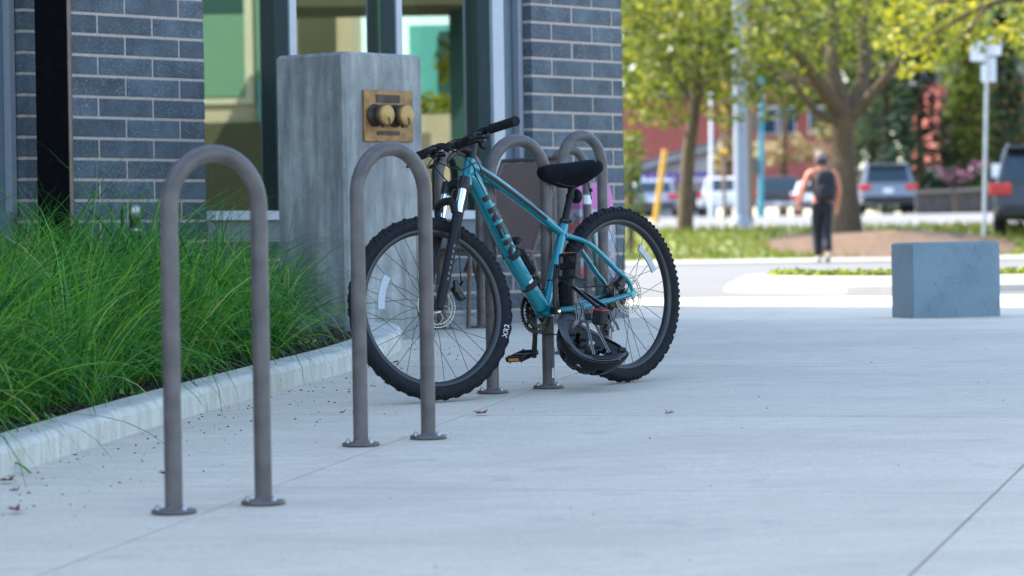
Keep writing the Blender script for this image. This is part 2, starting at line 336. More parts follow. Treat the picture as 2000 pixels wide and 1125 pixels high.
pv = tag(bpy.data.objects.new('pavement', None), kind='structure'); COL.objects.link(pv)
PO = V((-.707, 9.833, 0)); PA = V((.22, .9755, 0)); PB = V((.9755, -.22, 0))
def sb_(i, t): return 2.095+.034*t if i == 1 else i*2.08
def slab(i0, i1, t0, t1, gap=.0035):
    t0 += gap*1.8; t1 -= gap*1.8; n = 4; top = []; vs = []
    for j in range(n+1):
        for i in range(n+1):
            t = t0+(t1-t0)*j/n; s0 = sb_(i0, t)+gap; s1 = sb_(i1, t)-gap; p = PO + PB*(s0+(s1-s0)*i/n) + PA*t; vs.append((p.x, p.y, G(p.y)))
    fs = [(j*(n+1)+i, j*(n+1)+i+1, (j+1)*(n+1)+i+1, (j+1)*(n+1)+i) for j in range(n) for i in range(n)]
    rim = [i for i in range(n+1)] + [j*(n+1)+n for j in range(1, n+1)] + [n*(n+1)+i for i in range(n-1, -1, -1)] + [j*(n+1) for j in range(n-1, 0, -1)]
    base = len(vs); vs += [(vs[i][0], vs[i][1], vs[i][2]-.025) for i in rim]; k = len(rim)
    fs += [(rim[(i+1) % k], rim[i], base+i, base+(i+1) % k) for i in range(k)]
    return MB().add(vs, fs).build('slab', 'pave', pv)
for ti in range(-4, 6):
    for si in range(-3, 5):
        if si >= -2 or ti < 1: slab(si, si+1, ti*2.4, (ti+1)*2.4)
strip('plaza', 'kerb_far', -6, 40, [18.0, 18.8, 22, 24.2], -.026, 8)

# kerb of the planting bed
KP = [(-2.75, 4.0), (-2.33, 6.0), (-1.95, 8.0), (-1.60, 10.0), (-1.26, 11.92), (-.944, 13.39), (-.70, 14.45), (-.575, 15.2), (-.53, 15.8), (-.55, 16.25), (-.64, 16.62)]
KC = cr([(x, y, 0) for x, y in KP], 10)
def kx(y, off=0.0):
    for a, b in zip(KC, KC[1:]):
        if a.y <= y <= b.y:
            t = (b-a).normalized(); return (a + (b-a)*(y-a.y)/(b.y-a.y)).x + off*-t.y
    return KC[-1].x
kerb = tag(bpy.data.objects.new('kerb', None), kind='structure'); COL.objects.link(kerb)
prof = [(0, -.02), (0, .070), (.006, .084), (.018, .092), (.035, .095), (.145, .096), (.15, .09), (.15, -.02)]
cuts = [(0, 26), (26, 48), (48, 62), (62, len(KC)-1)]
for a, b in cuts:
    rings = []
    for i in range(a, b+1):
        t = (KC[min(i+1, len(KC)-1)]-KC[max(i-1, 0)]).normalized(); nn = V((-t.y, t.x, 0))
        p = KC[i] + (t*.004 if i == a else (-t*.004 if i == b else V()))
        w = .004*math.sin(i*1.7)
        rings.append([V((p.x, p.y, G(p.y)+h)) + nn*(o+(w if .05 < h < .094 else 0)) for o, h in prof])
    MB().loft(rings, True, False).build('kerb_section', 'kerb', kerb)

# planting bed
W0 = V((-1.552, 16.94, 0)); WU = V((.643, .766, 0)); WN = V((.766, -.643, 0))
def wall_x(y): return W0.x + (y-W0.y)/WU.y*WU.x
mb = MB(); vs = []; fs = []; NY, NX = 90, 30
for j in range(NY+1):
    y = 5.0 + 12.2*j/NY
    xa = max(wall_x(y)-.05, -6); xb = kx(min(y, 16.6), .12)
    for i in range(NX+1):
        x = xa + (xb-xa)*i/NX; vs.append((x, y, G(y)+.062+.012*math.sin(x*9+y*5)*math.sin(y*7)+rnd(-.006, .006)))
for j in range(NY):
    for i in range(NX): a = j*(NX+1)+i; fs.append((a, a+1, a+NX+2, a+NX+1))
mb.add(vs, fs, True).build('soil', 'soil', kind='structure')
mb = MB()
for i in range(2600):
    y = rnd(9, 16.7); x = kx(min(y, 16.6), .15) - abs(random.gauss(0, .25)) - .01
    if y > 15.2: x = rnd(wall_x(y)+.25, kx(min(y, 16.6), .16))
    c = (x, y, G(y)+rnd(.062, .085)); e = M.Rotation(rnd(0, 6.28), 3, 'Z') @ M.Rotation(rnd(-.6, .6), 3, 'X')
    mb.box(c, (rnd(.008, .035), rnd(.005, .014), rnd(.003, .008)), e)
mb.build('bark_mulch', 'chip_a', label='dark brown bark mulch scattered over the planting bed beside the kerb', cat='mulch', kind='stuff')

# ------------------------------------------------------------------ building (local x along the facade, y inward)
bld = empty('brick_building', W0, math.atan2(WU.y, WU.x), label='grey-blue concrete brick building with tall glazed window bay and dark frames', cat='building')
def bb(name, mt, u0_, u1, d0, d1, z0, z1, parent=bld): return MB().box(((u0_+u1)/2, (d0+d1)/2, (z0+z1)/2), (u1-u0_, d1-d0, z1-z0)).build(name, mt, parent)
BH = .101; BL = .368; Z0 = 1.06
UL, U0, UC, UE = -1.171, .03, 2.617, 3.445
for a, b, z0, z1 in ((UL, U0, .0, 2.38), (UC, UE, .0, 2.38), (U0, UC, .0, .757)):
    bb('mortar', 'mortar', a+.004, b-.004, .0045, .30, z0-.05, z1)
brick_mesh = {}
def put_brick(a, b, z):
    k = round(b-a, 2)
    if k not in brick_mesh: brick_mesh[k] = MB().bbox((0, 0, 0), (b-a, .088, BH-.015), .002).mesh('brick')
    link('brick', brick_mesh[k], 'brick', bld, M.Translation(((a+b)/2, .044+rnd(-.0012, .0012), z+BH/2)))
def course(a, b, k):
    z = Z0+k*BH; off = -.695 if k % 2 == 0 else -.511
    i = math.floor((a-off)/BL); j = off + i*BL
    while j < b-.02:
        x0, x1 = max(j, a)+(.0065 if j > a else 0), min(j+BL, b)-(.0065 if j+BL < b else 0)
        if x1-x0 > .03: put_brick(x0, x1, z)
        j += BL
for k in range(-8, 13):
    course(UL, U0, k); course(UC, UE, k)
    if k <= -4: course(U0, UC, k)
bb('plinth', 'plinth', -2.0, UE+.004, -.012, .2, -.2, .248)
bb('upper_storey', 'brick', -26, UE, .0, 14, 2.385, 10.4)
bb('wall', 'mortar', -26, -2.05, .0, .3, -1.2, 2.385); bb('wall', 'mortar', UE-.3, UE, .31, 14, -.5, 2.385); bb('wall', 'mortar', -26, UE, 13.7, 14, -.5, 2.385); bb('wall', 'mortar', -26, -25.7, .3, 13.7, -1.2, 2.385)
# glazing
GD = .13
for nm, a, b in (('pane', U0-.02, .68), ('pane', .73, 1.50), ('pane', 1.56, 2.32), ('pane', -1.95, -1.36)):
    win = bb('window', 'frame_dark', a-.0, b, GD+.03, GD+.06, .80, .84)
    bb('pane', 'pane', a, b, GD, GD+.008, .81, 2.30, win)
    bb('rail', 'frame_dark', a, b, GD-.03, GD+.05, 2.30, 2.384, win)
for a, b in ((.672, .732), (1.502, 1.556)):
    m1 = bb('mullion', 'frame_dark', a, b, .035, .19, .812, 2.384)
    bb('cover_strip', 'frame_light', a+.006, b-.004, .02, .0345, .812, 2.384, m1)
m1 = bb('mullion', 'frame_dark', 2.30, 2.40, .045, .19, .812, 2.384); bb('cover_strip', 'frame_light', 2.306, 2.40, .02, .0445, .812, 2.384, m1)
bb('side_panel', 'frame_mid', 2.402, 2.615, .11, .16, .812, 2.384); bb('edge_strip', 'frame_light', 2.575, 2.612, .06, .105, .812, 2.384)
bb('side_panel', 'frame_mid', -1.355, -1.176, .11, .16, .6, 2.384); bb('edge_strip', 'frame_light', -1.215, -1.180, .06, .105, .3, 2.384)
bb('side_panel', 'frame_mid', -2.05, -1.95, .05, .16, .3, 2.384)
bb('window_sill', 'sill', U0+.002, UC-.002, -.045, .16, .759, .806); bb('under_sill_panel', 'frame_mid', U0+.004, UC-.004, -.006, .0, .66, .757)
bb('under_window_panel', 'frame_mid', -2.0, -1.18, .06, .16, -.1, .80)
# interior
bb('room_floor', 'room_dark', -2.4, 3.14, .2, 4.0, .1, .2); bb('room_back_wall', 'room', -2.4, 3.14, 3.2, 3.3, .2, 2.384); bb('room_side_wall', 'room', -2.5, -2.4, .2, 3.3, .2, 2.384)
bb('blind', 'dark_green', 1.98, 2.28, GD+.09, GD+.10, .82, 2.3); bb('red_seat', 'room_red', .25, .62, .55, .9, .3, 1.05)

# black canopy post in front of the left brick panel
p = at(105, 300, 15.95); post = MB(); z0 = G(15.95)
post.box((0, 0, 1.6), (.150, .13, 3.3)); po = post.build('canopy_post', 'black_steel', label='black square steel post in front of left brick panel, foot hidden by grass', cat='post')
po.location = (p.x, 15.95, z0); po.rotation_euler = (0, 0, R_(4))
MB().box((.0825, .0, 1.6), (.015, .10, 3.3)).build('edge_trim', 'edge_bronze', po)
# silver stub pipe by the wall
p = at(263, 400, 16.0); g = G(16.0)
st = MB().lathe([(.001, 0), (.026, 0), (.026, .60), (.030, .602), (.030, .655), (.026, .668), (.012, .676), (.0, .678)], n=20).build('vent_pipe', 'steel', label='short silver capped pipe standing in the grass before brick wall', cat='pipe')
st.location = (p.x, 16.0, g+.02); MB().lathe([(.027, .54), (.033, .545), (.033, .56), (.027, .565)], n=20).build('collar', 'steel', st)
MB().box((-.06, 0, .55), (.012, .012, .22)).build('bracket', 'black_steel', st)

# ------------------------------------------------------------------ concrete pier with fire connection
PC = V((-.795, 16.237, 0)); pu = V((.66, .751, 0)).normalized(); pw = V((-pu.y, pu.x, 0))
pier = empty('concrete_pier', (PC.x, PC.y, G(16.25)), math.atan2(pu.y, pu.x), label='weathered concrete pier standing before the window with brass fire connection', cat='pier')
PWX, PWY, PH, c = .562, .475, 1.415, .017
def rr(z, k): return [(k, 0, z), (PWX-k, 0, z), (PWX, k, z), (PWX, PWY-k, z), (PWX-k, PWY, z), (k, PWY, z), (0, PWY-k, z), (0, k, z)]
def ins(z, q, k): return [(x*(PWX-2*q)/PWX+q, y*(PWY-2*q)/PWY+q, z) for x, y, z in rr(z, k)]
MB().loft([rr(-.1, c), rr(PH-c, c), ins(PH, c, c*.6)], True, False).build('shaft', 'pier', pier)
fc = empty('fire_connection', V((PC.x, PC.y, G(16.25))) + pu*.288 + V((0, 0, 1.078)), math.atan2(pu.y, pu.x), label='brass twin-cap fire department inlet plate on the concrete pier', cat='fire connection')
MB().bbox((.008, -.008, .028), (.345, .016, .25), .003).build('plate', 'brass', fc)
pl_ = MB().bbox((0, -.0185, .113), (.165, .005, .038), .001).build('name_plaque', 'brass_dark', fc)
MB().bbox((0, -.018, -.055), (.16, .004, .02), .001).build('name_plaque', 'brass_dark', fc)
for i, x in enumerate((-.092, .048)):
    rt = M.Rotation(R_(90), 3, 'X')
    cp = MB().lathe([(.056, 0), (.056, .010), (.049, .014), (.049, .050), (.053, .053), (.053, .062), (.046, .066)], (x, -.016, .03), rt, 28).build('inlet', 'brass_dark', fc)
    MB().lathe([(.046, .066), (.048, .071), (.048, .086), (.045, .089), (0, .089)], (x, -.016, .03), rt, 28).build('cap', 'brass_bright', cp)
    for k in range(3):
        a = k*2.094+.5; MB().box((x+.053*math.cos(a), -.073, .03+.053*math.sin(a)), (.016, .012, .016)).build('lug', 'brass_dark', cp)
    MB().tube(cr([(x, -.104, .02), (x+.006, -.112, .0), (x+.004, -.10, -.02), (x, -.09, -.03)], 6), .003, 6).build('chain', 'brass_dark', cp)
pl = MB().lathe([(.0, 0), (.055, 0), (.062, .10), (.066, .102), (.066, .115), (.0, .115)], n=20).build('drain_pot', 'matt_black', label='small black plastic pot in the mulch beside the concrete pier', cat='pot')
q = at(676, 640, 16.35); pl.location = (q.x, 16.35, G(16.35)+.07)

# ------------------------------------------------------------------ low concrete seat block
blk = MB(); bz = G(18.55)
poly = [(2.095, 18.60), (2.209, 18.50), (2.715, 18.72), (2.60, 18.86)]
e1 = V((2.715-2.209, .22, 0)); e2 = V((2.095-2.209, .10, 0)).normalized()*.48
q0 = V((2.209, 18.50, 0)); cs = [q0, q0+e1, q0+e1+V((-.085, .33, 0)), q0+V((-.085, .31, 0))]
rings = []
for z, k in ((-.05, 0), (.406, 0), (.419, .016)):
    cen = sum(cs, V())/4; rings.append([V((*(p_ + (cen-p_).normalized()*k)[:2], z)) for p_ in cs])
bo = blk.loft([[p_-V((2.209, 18.5, 0)) for p_ in r] for r in rings], True, False).build('seat_block', 'block', label='low grey concrete block on the pavement at right', cat='concrete block'); bo.location = (2.209, 18.5, bz)

# ------------------------------------------------------------------ what stands across the plaza (seen mirrored in the window)
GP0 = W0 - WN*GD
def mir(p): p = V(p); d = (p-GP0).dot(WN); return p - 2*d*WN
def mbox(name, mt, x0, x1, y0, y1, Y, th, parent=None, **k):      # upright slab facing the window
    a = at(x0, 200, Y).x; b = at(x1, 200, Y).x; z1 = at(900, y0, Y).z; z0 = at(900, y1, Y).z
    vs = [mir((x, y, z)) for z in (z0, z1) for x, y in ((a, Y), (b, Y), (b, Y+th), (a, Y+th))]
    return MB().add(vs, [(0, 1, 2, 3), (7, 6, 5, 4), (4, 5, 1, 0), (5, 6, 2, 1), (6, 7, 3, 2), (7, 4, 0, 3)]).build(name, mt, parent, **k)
YR = 44.0
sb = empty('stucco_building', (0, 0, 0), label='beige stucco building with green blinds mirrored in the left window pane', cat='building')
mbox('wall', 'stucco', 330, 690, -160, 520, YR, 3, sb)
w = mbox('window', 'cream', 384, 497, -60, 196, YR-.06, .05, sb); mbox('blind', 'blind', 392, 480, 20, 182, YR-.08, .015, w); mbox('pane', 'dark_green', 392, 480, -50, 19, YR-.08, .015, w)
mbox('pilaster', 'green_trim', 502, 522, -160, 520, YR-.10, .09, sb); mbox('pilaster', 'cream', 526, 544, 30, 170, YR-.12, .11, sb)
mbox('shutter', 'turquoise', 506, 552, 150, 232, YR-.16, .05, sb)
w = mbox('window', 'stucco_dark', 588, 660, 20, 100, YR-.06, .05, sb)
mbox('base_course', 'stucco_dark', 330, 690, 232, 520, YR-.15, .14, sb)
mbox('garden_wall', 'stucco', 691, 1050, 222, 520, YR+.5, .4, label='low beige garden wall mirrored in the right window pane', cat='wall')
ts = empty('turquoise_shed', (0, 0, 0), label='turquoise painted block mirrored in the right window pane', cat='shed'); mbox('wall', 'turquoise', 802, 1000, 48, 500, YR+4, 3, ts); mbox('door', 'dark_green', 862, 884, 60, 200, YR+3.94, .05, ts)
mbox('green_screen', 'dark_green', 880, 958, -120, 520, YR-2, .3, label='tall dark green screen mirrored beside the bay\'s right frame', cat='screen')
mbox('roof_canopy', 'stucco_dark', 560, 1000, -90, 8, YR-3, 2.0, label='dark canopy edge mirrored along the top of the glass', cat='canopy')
def leaves(mb, c, rad, n, size, lo=0.0, hi=1.0, flat=.0, shell=.35):
    for _ in range(n):
        while True:
            d = V((rnd(-1, 1), rnd(-1, 1), rnd(-1, 1)))
            if shell < d.length < 1: break
        p = V((c[0]+d.x*rad[0], c[1]+d.y*rad[1], c[2]+d.z*rad[2]))
        a = V((rnd(-1, 1), rnd(-1, 1), rnd(-.8, .5))).normalized(); b = a.cross(V((rnd(-1, 1), rnd(-1, 1), rnd(-1, 1)))).normalized()
        s_ = size*rnd(.6, 1.35); mb.cur = min(1, max(0, rnd(lo, hi)))
        mb.add([p-a*s_, p+b*s_*.45-a*s_*.1, p+a*s_, p-b*s_*.45-a*s_*.1], [(0, 1, 2, 3)])
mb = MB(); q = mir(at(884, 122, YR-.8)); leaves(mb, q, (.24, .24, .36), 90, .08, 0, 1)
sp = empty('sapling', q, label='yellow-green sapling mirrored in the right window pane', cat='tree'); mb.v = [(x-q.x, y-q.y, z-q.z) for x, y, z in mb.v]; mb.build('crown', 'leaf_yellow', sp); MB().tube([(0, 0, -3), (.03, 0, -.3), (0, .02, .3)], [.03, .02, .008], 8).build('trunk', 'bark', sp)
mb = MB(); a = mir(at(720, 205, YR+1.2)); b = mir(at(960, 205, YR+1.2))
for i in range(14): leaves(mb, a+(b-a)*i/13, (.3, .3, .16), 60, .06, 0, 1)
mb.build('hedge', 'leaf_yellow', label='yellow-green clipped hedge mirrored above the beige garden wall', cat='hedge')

# ------------------------------------------------------------------ bicycle racks
def make_rack(pl, pr, h, label, tr=.0245):
    pl = V(pl); pr = V(pr); c = (pl+pr)/2; d = (pr-pl).length; ang = math.atan2(pr.y-pl.y, pr.x-pl.x)
    root = empty('bike_rack', (c.x, c.y, G(c.y)), ang, label=label, cat='bike rack', group='inverted U bicycle racks along the planting bed')
    r = d/2; zl = G(pl.y)-G(c.y); zr = G(pr.y)-G(c.y)
    zt = h-tr-r
    path = [(-r, 0, zl+.006), (-r, 0, zt*.35), (-r, 0, zt*.7), (-r, 0, zt)] + [(-r*math.cos(a*math.pi/18), 0, zt+r*math.sin(a*math.pi/18)) for a in range(1, 18)] + [(r, 0, zt), (r, 0, zt*.7), (r, 0, zt*.35), (r, 0, zr+.006)]
    MB().tube(path, tr, 24).build('hoop', 'rack', root)
    for x, z in ((-r, zl), (r, zr)):
        f = MB().lathe([(0, 0), (.060, 0), (.062, .002), (.062, .010), (.059, .012), (.030, .0125), (.026, .018), (.0245, .020)], (x, 0, z), n=28).build('base_plate', 'rack', root)
        for k in range(3):
            a = k*2.094+.6
            MB().lathe([(.008, .012), (.008, .019), (.004, .022), (.004, .026), (0, .027)], (x+.045*math.cos(a), .045*math.sin(a), z), n=8).build('bolt', 'steel', f)
    return root
h1 = make_rack((-.934, 9.193), (-.703, 9.384), 1.007, 'nearest brown steel hoop bike rack, at left in front of the grass')
h2 = make_rack((-.505, 11.058), (-.288, 11.274), 1.0, 'brown steel hoop bike rack overlapping the bicycle front wheel, second nearest')
h3 = make_rack((-.081, 13.146), (.140, 13.358), 1.011, 'brown steel hoop bike rack the bicycle leans against, white sticker near foot')
h4 = make_rack((.235, 15.35), (.425, 15.56), 1.018, 'brown steel hoop bike rack just behind the saddle, its right post behind rear tyre')
hb1 = make_rack((-.375, 17.77), (-.165, 17.92), .965, 'far brown steel hoop bike rack seen behind the handlebar, left of the wall column')
hb2 = make_rack((.235, 18.60), (.425, 18.74), .985, 'far brown steel hoop bike rack beside pink bag, white tape on its post')
h3l = h3.matrix_basis
def band(parent, x, z0, z1, mt, a0, a1, name='sticker', r=.0252):
    vs = []; n = 10
    for i in range(n+1):
        a = a0+(a1-a0)*i/n
        for z in (z0, z1): vs.append((x+r*math.cos(a), r*math.sin(a), z))
    return MB().add(vs, [(2*i, 2*i+2, 2*i+3, 2*i+1) for i in range(n)], True).build(name, mt, parent)
s1 = band(h3, .1528, .045, .085, 'sticker', -1.75, -.25)
for k in range(4): band(h3, .1528, .05+k*.009, .0535+k*.009, 'ink', -1.3, -.5, 'sticker_print', .0254)
band(hb2, .118, .66, .71, 'sticker', -math.pi, math.pi*.2, 'tape')

# ------------------------------------------------------------------ sedge in the bed
mb = MB()
def blade(root, ang, L, lean, droop, w, tint):
    d = V((math.cos(ang), math.sin(ang), 0)); n = 9; p = V(root); pts = []; th = lean; tw = rnd(-.5, .5); kink = random.randint(4, 8) if random.random() < .07 else 99
    for i in range(n+1):
        pts.append(p.copy()); dd = d*math.cos(tw*i/n*1.6) + V((-d.y, d.x, 0))*math.sin(tw*i/n*1.6)
        p = p + (dd*math.sin(th) + V((0, 0, math.cos(th))))*(L/n); th = min(3.0, th + droop/n*(.55+.9*i/n) + (.9 if i == kink else 0))
    a2 = ang+rnd(-1.2, 1.2); sd = V((-math.sin(a2), math.cos(a2), rnd(-.3, .3))); mb.cur = tint
    mb.ribbon(pts, [w*(.7+.3*min(1, i/3))*(1 if i < 5 else max(.06, 1-(i-4)/5.2)) for i in range(n+1)], sd)
y = 8.6; row = 0
while y < 16.3:
    x = kx(min(y, 16.5), .15) - (.25 if row % 2 else .34)
    xl = max(wall_x(y)+.25, -.165*y-.5)
    first = True
    while x > xl:
        if y > 14.9 and x > -1.25-(y-14.9)*.12: x -= .2; continue
        cx, cy = x+rnd(-.06, .06), y+rnd(-.06, .06); gz = G(cy)+.06; hgt = rnd(.85, 1.12)*(1.0 if not first else .82); tb = rnd(-.12, .12)
        sway = rnd(0, 6.28)
        for _ in range(150):
            a = rnd(0, 6.283); r = .085*math.sqrt(random.random()); t = random.random()
            if t < .38: L = hgt*rnd(.40, .75); ln = abs(random.gauss(.20, .22)); dr_ = rnd(.3, 1.8)          # upright
            elif t < .92: L = hgt*rnd(.6, 1.0); ln = abs(random.gauss(.46, .30)); dr_ = rnd(1.4, 3.0)      # arching over
            else: L = hgt*rnd(.85, 1.15); ln = abs(random.gauss(.34, .22)); dr_ = rnd(1.0, 2.4)             # long stray
            q_ = random.random(); tint = 1.0 if q_ < .012 else (rnd(.7, .85) if q_ < .12 else min(.75, max(0, rnd(0, .62)+tb)))
            blade((cx+r*math.cos(a), cy+r*math.sin(a), gz), a+rnd(-.6, .6)+.25*math.sin(sway), L, ln, dr_, rnd(.0034, .0105 if t > .4 else .0075), tint)
        first = False; x -= rnd(.24, .33)
    y += .27; row += 1
for _ in range(60):                                               # long stray blades over the kerb and the mulch
    y = rnd(9.4, 15.6); x = kx(y, .15)-rnd(.12, .30)
    if y > 14.6: x -= .35
    blade((x, y, G(y)+.06), rnd(-1.0, .6), rnd(.5, .85), rnd(.2, .5), rnd(1.2, 2.2), rnd(.003, .0045), rnd(.2, .75))
mb.build('sedge_grass', 'sedge', label='dense arching green ornamental sedge filling the planting bed', cat='grass', kind='stuff')
mb = MB()
for cx, cy in ((-1.58, 11.35), (-1.36, 12.4), (-1.17, 13.2), (-1.0, 14.1), (-.98, 15.2), (-1.3, 15.9), (-1.85, 10.1)):
    for _ in range(26):
        a = rnd(0, 6.28); L = rnd(.025, .06); p0 = V((cx+rnd(-.07, .07), cy+rnd(-.07, .07), G(cy)+.06)); d = V((math.cos(a), math.sin(a), rnd(.3, 1.3))).normalized(); s_ = V((-math.sin(a), math.cos(a), 0)); mb.cur = rnd(.45, .8)
        mb.add([p0+d*L*.15, p0+d*L*.6+s_*L*.26, p0+d*L, p0+d*L*.6-s_*L*.26], [(0, 1, 2, 3)])
mb.build('weeds', 'sedge', label='small broad-leaved weeds sprouting along the inner kerb edge', cat='weeds', kind='stuff')

# ------------------------------------------------------------------ bicycle (local x forward, y to the rider's left, z up)
TH = R_(46.9); LEAN = R_(3.0); STEER = R_(-16.5); WB = 1.078; AC = .500; WR = .355
hv = V((-math.cos(TH), -math.sin(TH), 0)); lv = V((math.sin(TH), -math.cos(TH), 0))
bf = (hv + V((0, 0, 1))*.0376*hv.y).normalized(); bu = bf.cross(lv)
bu2 = math.cos(LEAN)*bu - math.sin(LEAN)*lv; bl2 = math.cos(LEAN)*lv + math.sin(LEAN)*bu
BO = V((.455, 13.566, G(13.566)+.003))
bike = empty('bicycle', label='teal mountain bike with black saddle cover leaning on a hoop rack', cat='bicycle')
BM = M(((bf.x, bl2.x, bu2.x, BO.x), (bf.y, bl2.y, bu2.y, BO.y), (bf.z, bl2.z, bu2.z, BO.z), (0, 0, 0, 1)))
bike.matrix_world = BM
HA = R_(69); sa = V((-math.cos(HA), 0, math.sin(HA))); sp_ = V((math.sin(HA), 0, math.cos(HA)))
FH = V((WB, 0, WR)); A0 = FH - sp_*.045
SR = M.Rotation(STEER, 4, sa)
def st(v): return (SR @ (V(v)-A0)) + A0
STM = M.Translation(A0) @ SR @ M.Translation(-A0)
crown = A0 + sa*AC; HB = crown + sa*.012; HT = crown + sa*.118
BBK = V((.452, 0, .31)); CL = V((.302, 0, .652)); SDIR = (CL-BBK).normalized()

# wheels ------------------------------------------------------------
RY = M.Rotation(R_(90), 3, 'X')
def tyre_mesh():
    mb = MB(); n = 96; k = 14; R0 = .3245; rings = []
    prof = []
    for j in range(k):
        a = -2.45 + 4.9*j/(k-1); prof.append((R0 + .0275*math.cos(a), .0275*math.sin(a)*1.02))
    prof = [(.298, -.0135)] + prof + [(.298, .0135)]
    vs = []; m = len(prof)
    for i in range(n):
        a = 2*math.pi*i/n
        for r, y in prof: vs.append((r*math.cos(a), y, r*math.sin(a)))
    mb.add(vs, [(i*m+j, i*m+j+1, ((i+1) % n)*m+j+1, ((i+1) % n)*m+j) for i in range(n) for j in range(m-1)], True)
    def knob(a, ph, l, w, h):
        r = R0+.0265*math.cos(ph); y = .0265*math.sin(ph)*1.02
        c = V((r*math.cos(a), y, r*math.sin(a))); rad = V((math.cos(a), 0, math.sin(a))); out = (rad*math.cos(ph)+V((0, 1, 0))*math.sin(ph)).normalized(); t = V((-math.sin(a), 0, math.cos(a))); s_ = out.cross(t)
        rot = M((t, s_, out)).transposed(); mb.box(c+out*h*.4, (l, w, h), rot, .82)
    for i in range(84):
        a = 2*math.pi*i/84
        for sgn in (-1, 1):
            knob(a, sgn*1.02, .013 if i % 2 else .009, .008, .0062)
            if i % 2 == 0: knob(a+.018, sgn*.62, .011, .008, .0055)
        if i % 2 == 0: knob(a+.037, .18, .013, .008, .005); knob(a+.05, -.2, .013, .008, .005)
    return mb.mesh('tyre')
def rim_mesh():
    mb = MB(); n = 96; prof = [(.303, -.0155), (.301, -.0165), (.290, -.0155), (.2835, -.009), (.2825, 0), (.2835, .009), (.290, .0155), (.301, .0165), (.303, .0155)]
    m = len(prof); vs = [(r*math.cos(2*math.pi*i/n), y, r*math.sin(2*math.pi*i/n)) for i in range(n) for r, y in prof]
    return mb.add(vs, [(i*m+j, i*m+j+1, ((i+1) % n)*m+j+1, ((i+1) % n)*m+j) for i in range(n) for j in range(m-1)], True).mesh('rim')
def rotor_mesh(r1):
    mb = MB(); t = .0009; n = 72
    def ring(a, b):
        vs = [(r*math.cos(2*math.pi*i/n), y, r*math.sin(2*math.pi*i/n)) for i in range(n) for r, y in ((a, -t), (b, -t), (b, t), (a, t))]
        mb.add(vs, [(i*4+j, i*4+(j+1) % 4, ((i+1) % n)*4+(j+1) % 4, ((i+1) % n)*4+j) for i in range(n) for j in range(4)])
    ring(r1-.0028, r1); ring(r1-.0155, r1-.0125); ring(.018, .026)
    for i in range(36):
        a = 2*math.pi*i/36; p0 = V(((r1-.0135)*math.cos(a), 0, (r1-.0135)*math.sin(a))); p1 = V(((r1-.002)*math.cos(a+.07), 0, (r1-.002)*math.sin(a+.07)))
        mb.tube([p0, p1], .0016, 4)
    for i in range(6):
        a = 2*math.pi*i/6; p0 = V((.024*math.cos(a), 0, .024*math.sin(a))); p1 = V(((r1-.014)*math.cos(a+.55), 0, (r1-.014)*math.sin(a+.55))); pm = V((.05*math.cos(a+.1), 0, .05*math.sin(a+.1)))
        mb.tube(cr([p0, pm, p1], 4), .0022, 5)
    return mb.mesh('brake_rotor')
TY, RI, RO = tyre_mesh(), rim_mesh(), rotor_mesh(.082)
SPM = []
for side in (-1, 1):
    for dr in (-1, 1):
        a = dr*1.25; SPM.append(MB().tube([V((.022*math.cos(a), side*.027, .022*math.sin(a))), V((.12*math.cos(a*.16+.0), side*.018, .12*math.sin(a*.16))), V((.285, side*.003, 0))], .00115, 5).mesh('spoke'))
TXR = text_mesh('XR2', .030, .0003)
def wheel(mtx, front):
    hub = MB().lathe([(.006, -.068), (.009, -.06), (.010, -.03), (.024, -.029), (.024, -.025), (.0135, -.02), (.0135, .02), (.024, .025), (.024, .029), (.010, .03), (.009, .06), (.006, .068)], rot=RY, n=24)
    w = hub.build('wheel', 'black_paint', bike, mtx=mtx)
    link('tyre', TY, 'rubber', w); link('rim', RI, 'rim', w)
    for i in range(32):
        link('spoke', SPM[i % 4], 'spoke', w, M.Rotation(2*math.pi*i/32+.06, 4, 'Y'))
    link('brake_rotor', RO, 'steel' if front else 'rotor_steel', w, M.Translation((0, .043, 0)))
    rf = MB(); n = 8; vs = []
    for i in range(n+1):
        a = R_(-17)+R_(34)*i/n
        for r, y in ((.208, .012), (.236, .010)): vs.append((r*math.cos(a), y+.004, r*math.sin(a)))
    k = len(vs); vs += [(x, y-.008, z) for x, y, z in vs]
    fs = [(2*i, 2*i+1, 2*i+3, 2*i+2) for i in range(n)] + [(k+2*i+2, k+2*i+3, k+2*i+1, k+2*i) for i in range(n)] + [(2*i+1, k+2*i+1, k+2*i+3, 2*i+3) for i in range(n)] + [(2*i+2, k+2*i+2, k+2*i, 2*i) for i in range(n)]
    rf.add(vs, fs); ro = rf.build('spoke_reflector', 'reflector_white', w, mtx=M.Rotation(R_(-20) if front else R_(-158), 4, 'Y'))
    # sidewall lettering
    if front:
        me = TXR.copy(); a0 = R_(-159)
        for v in me.vertices:
            ang = a0 - v.co.x/.327; r = .3235 - v.co.y; yy = .0282+v.co.z
            ph = max(-1, min(1, (r-.3245)/.0275)); yy = .0278*math.sqrt(max(0, 1-ph*ph))*1.02+.0004+v.co.z
            v.co = (r*math.cos(ang), yy, r*math.sin(ang))
        link('lettering', me, 'decal_white', w)
    return w
W_r = wheel(M.Translation((0, 0, WR)) @ M.Rotation(.3, 4, 'Y'), False)
W_f = wheel(STM @ M.Translation(FH), True)

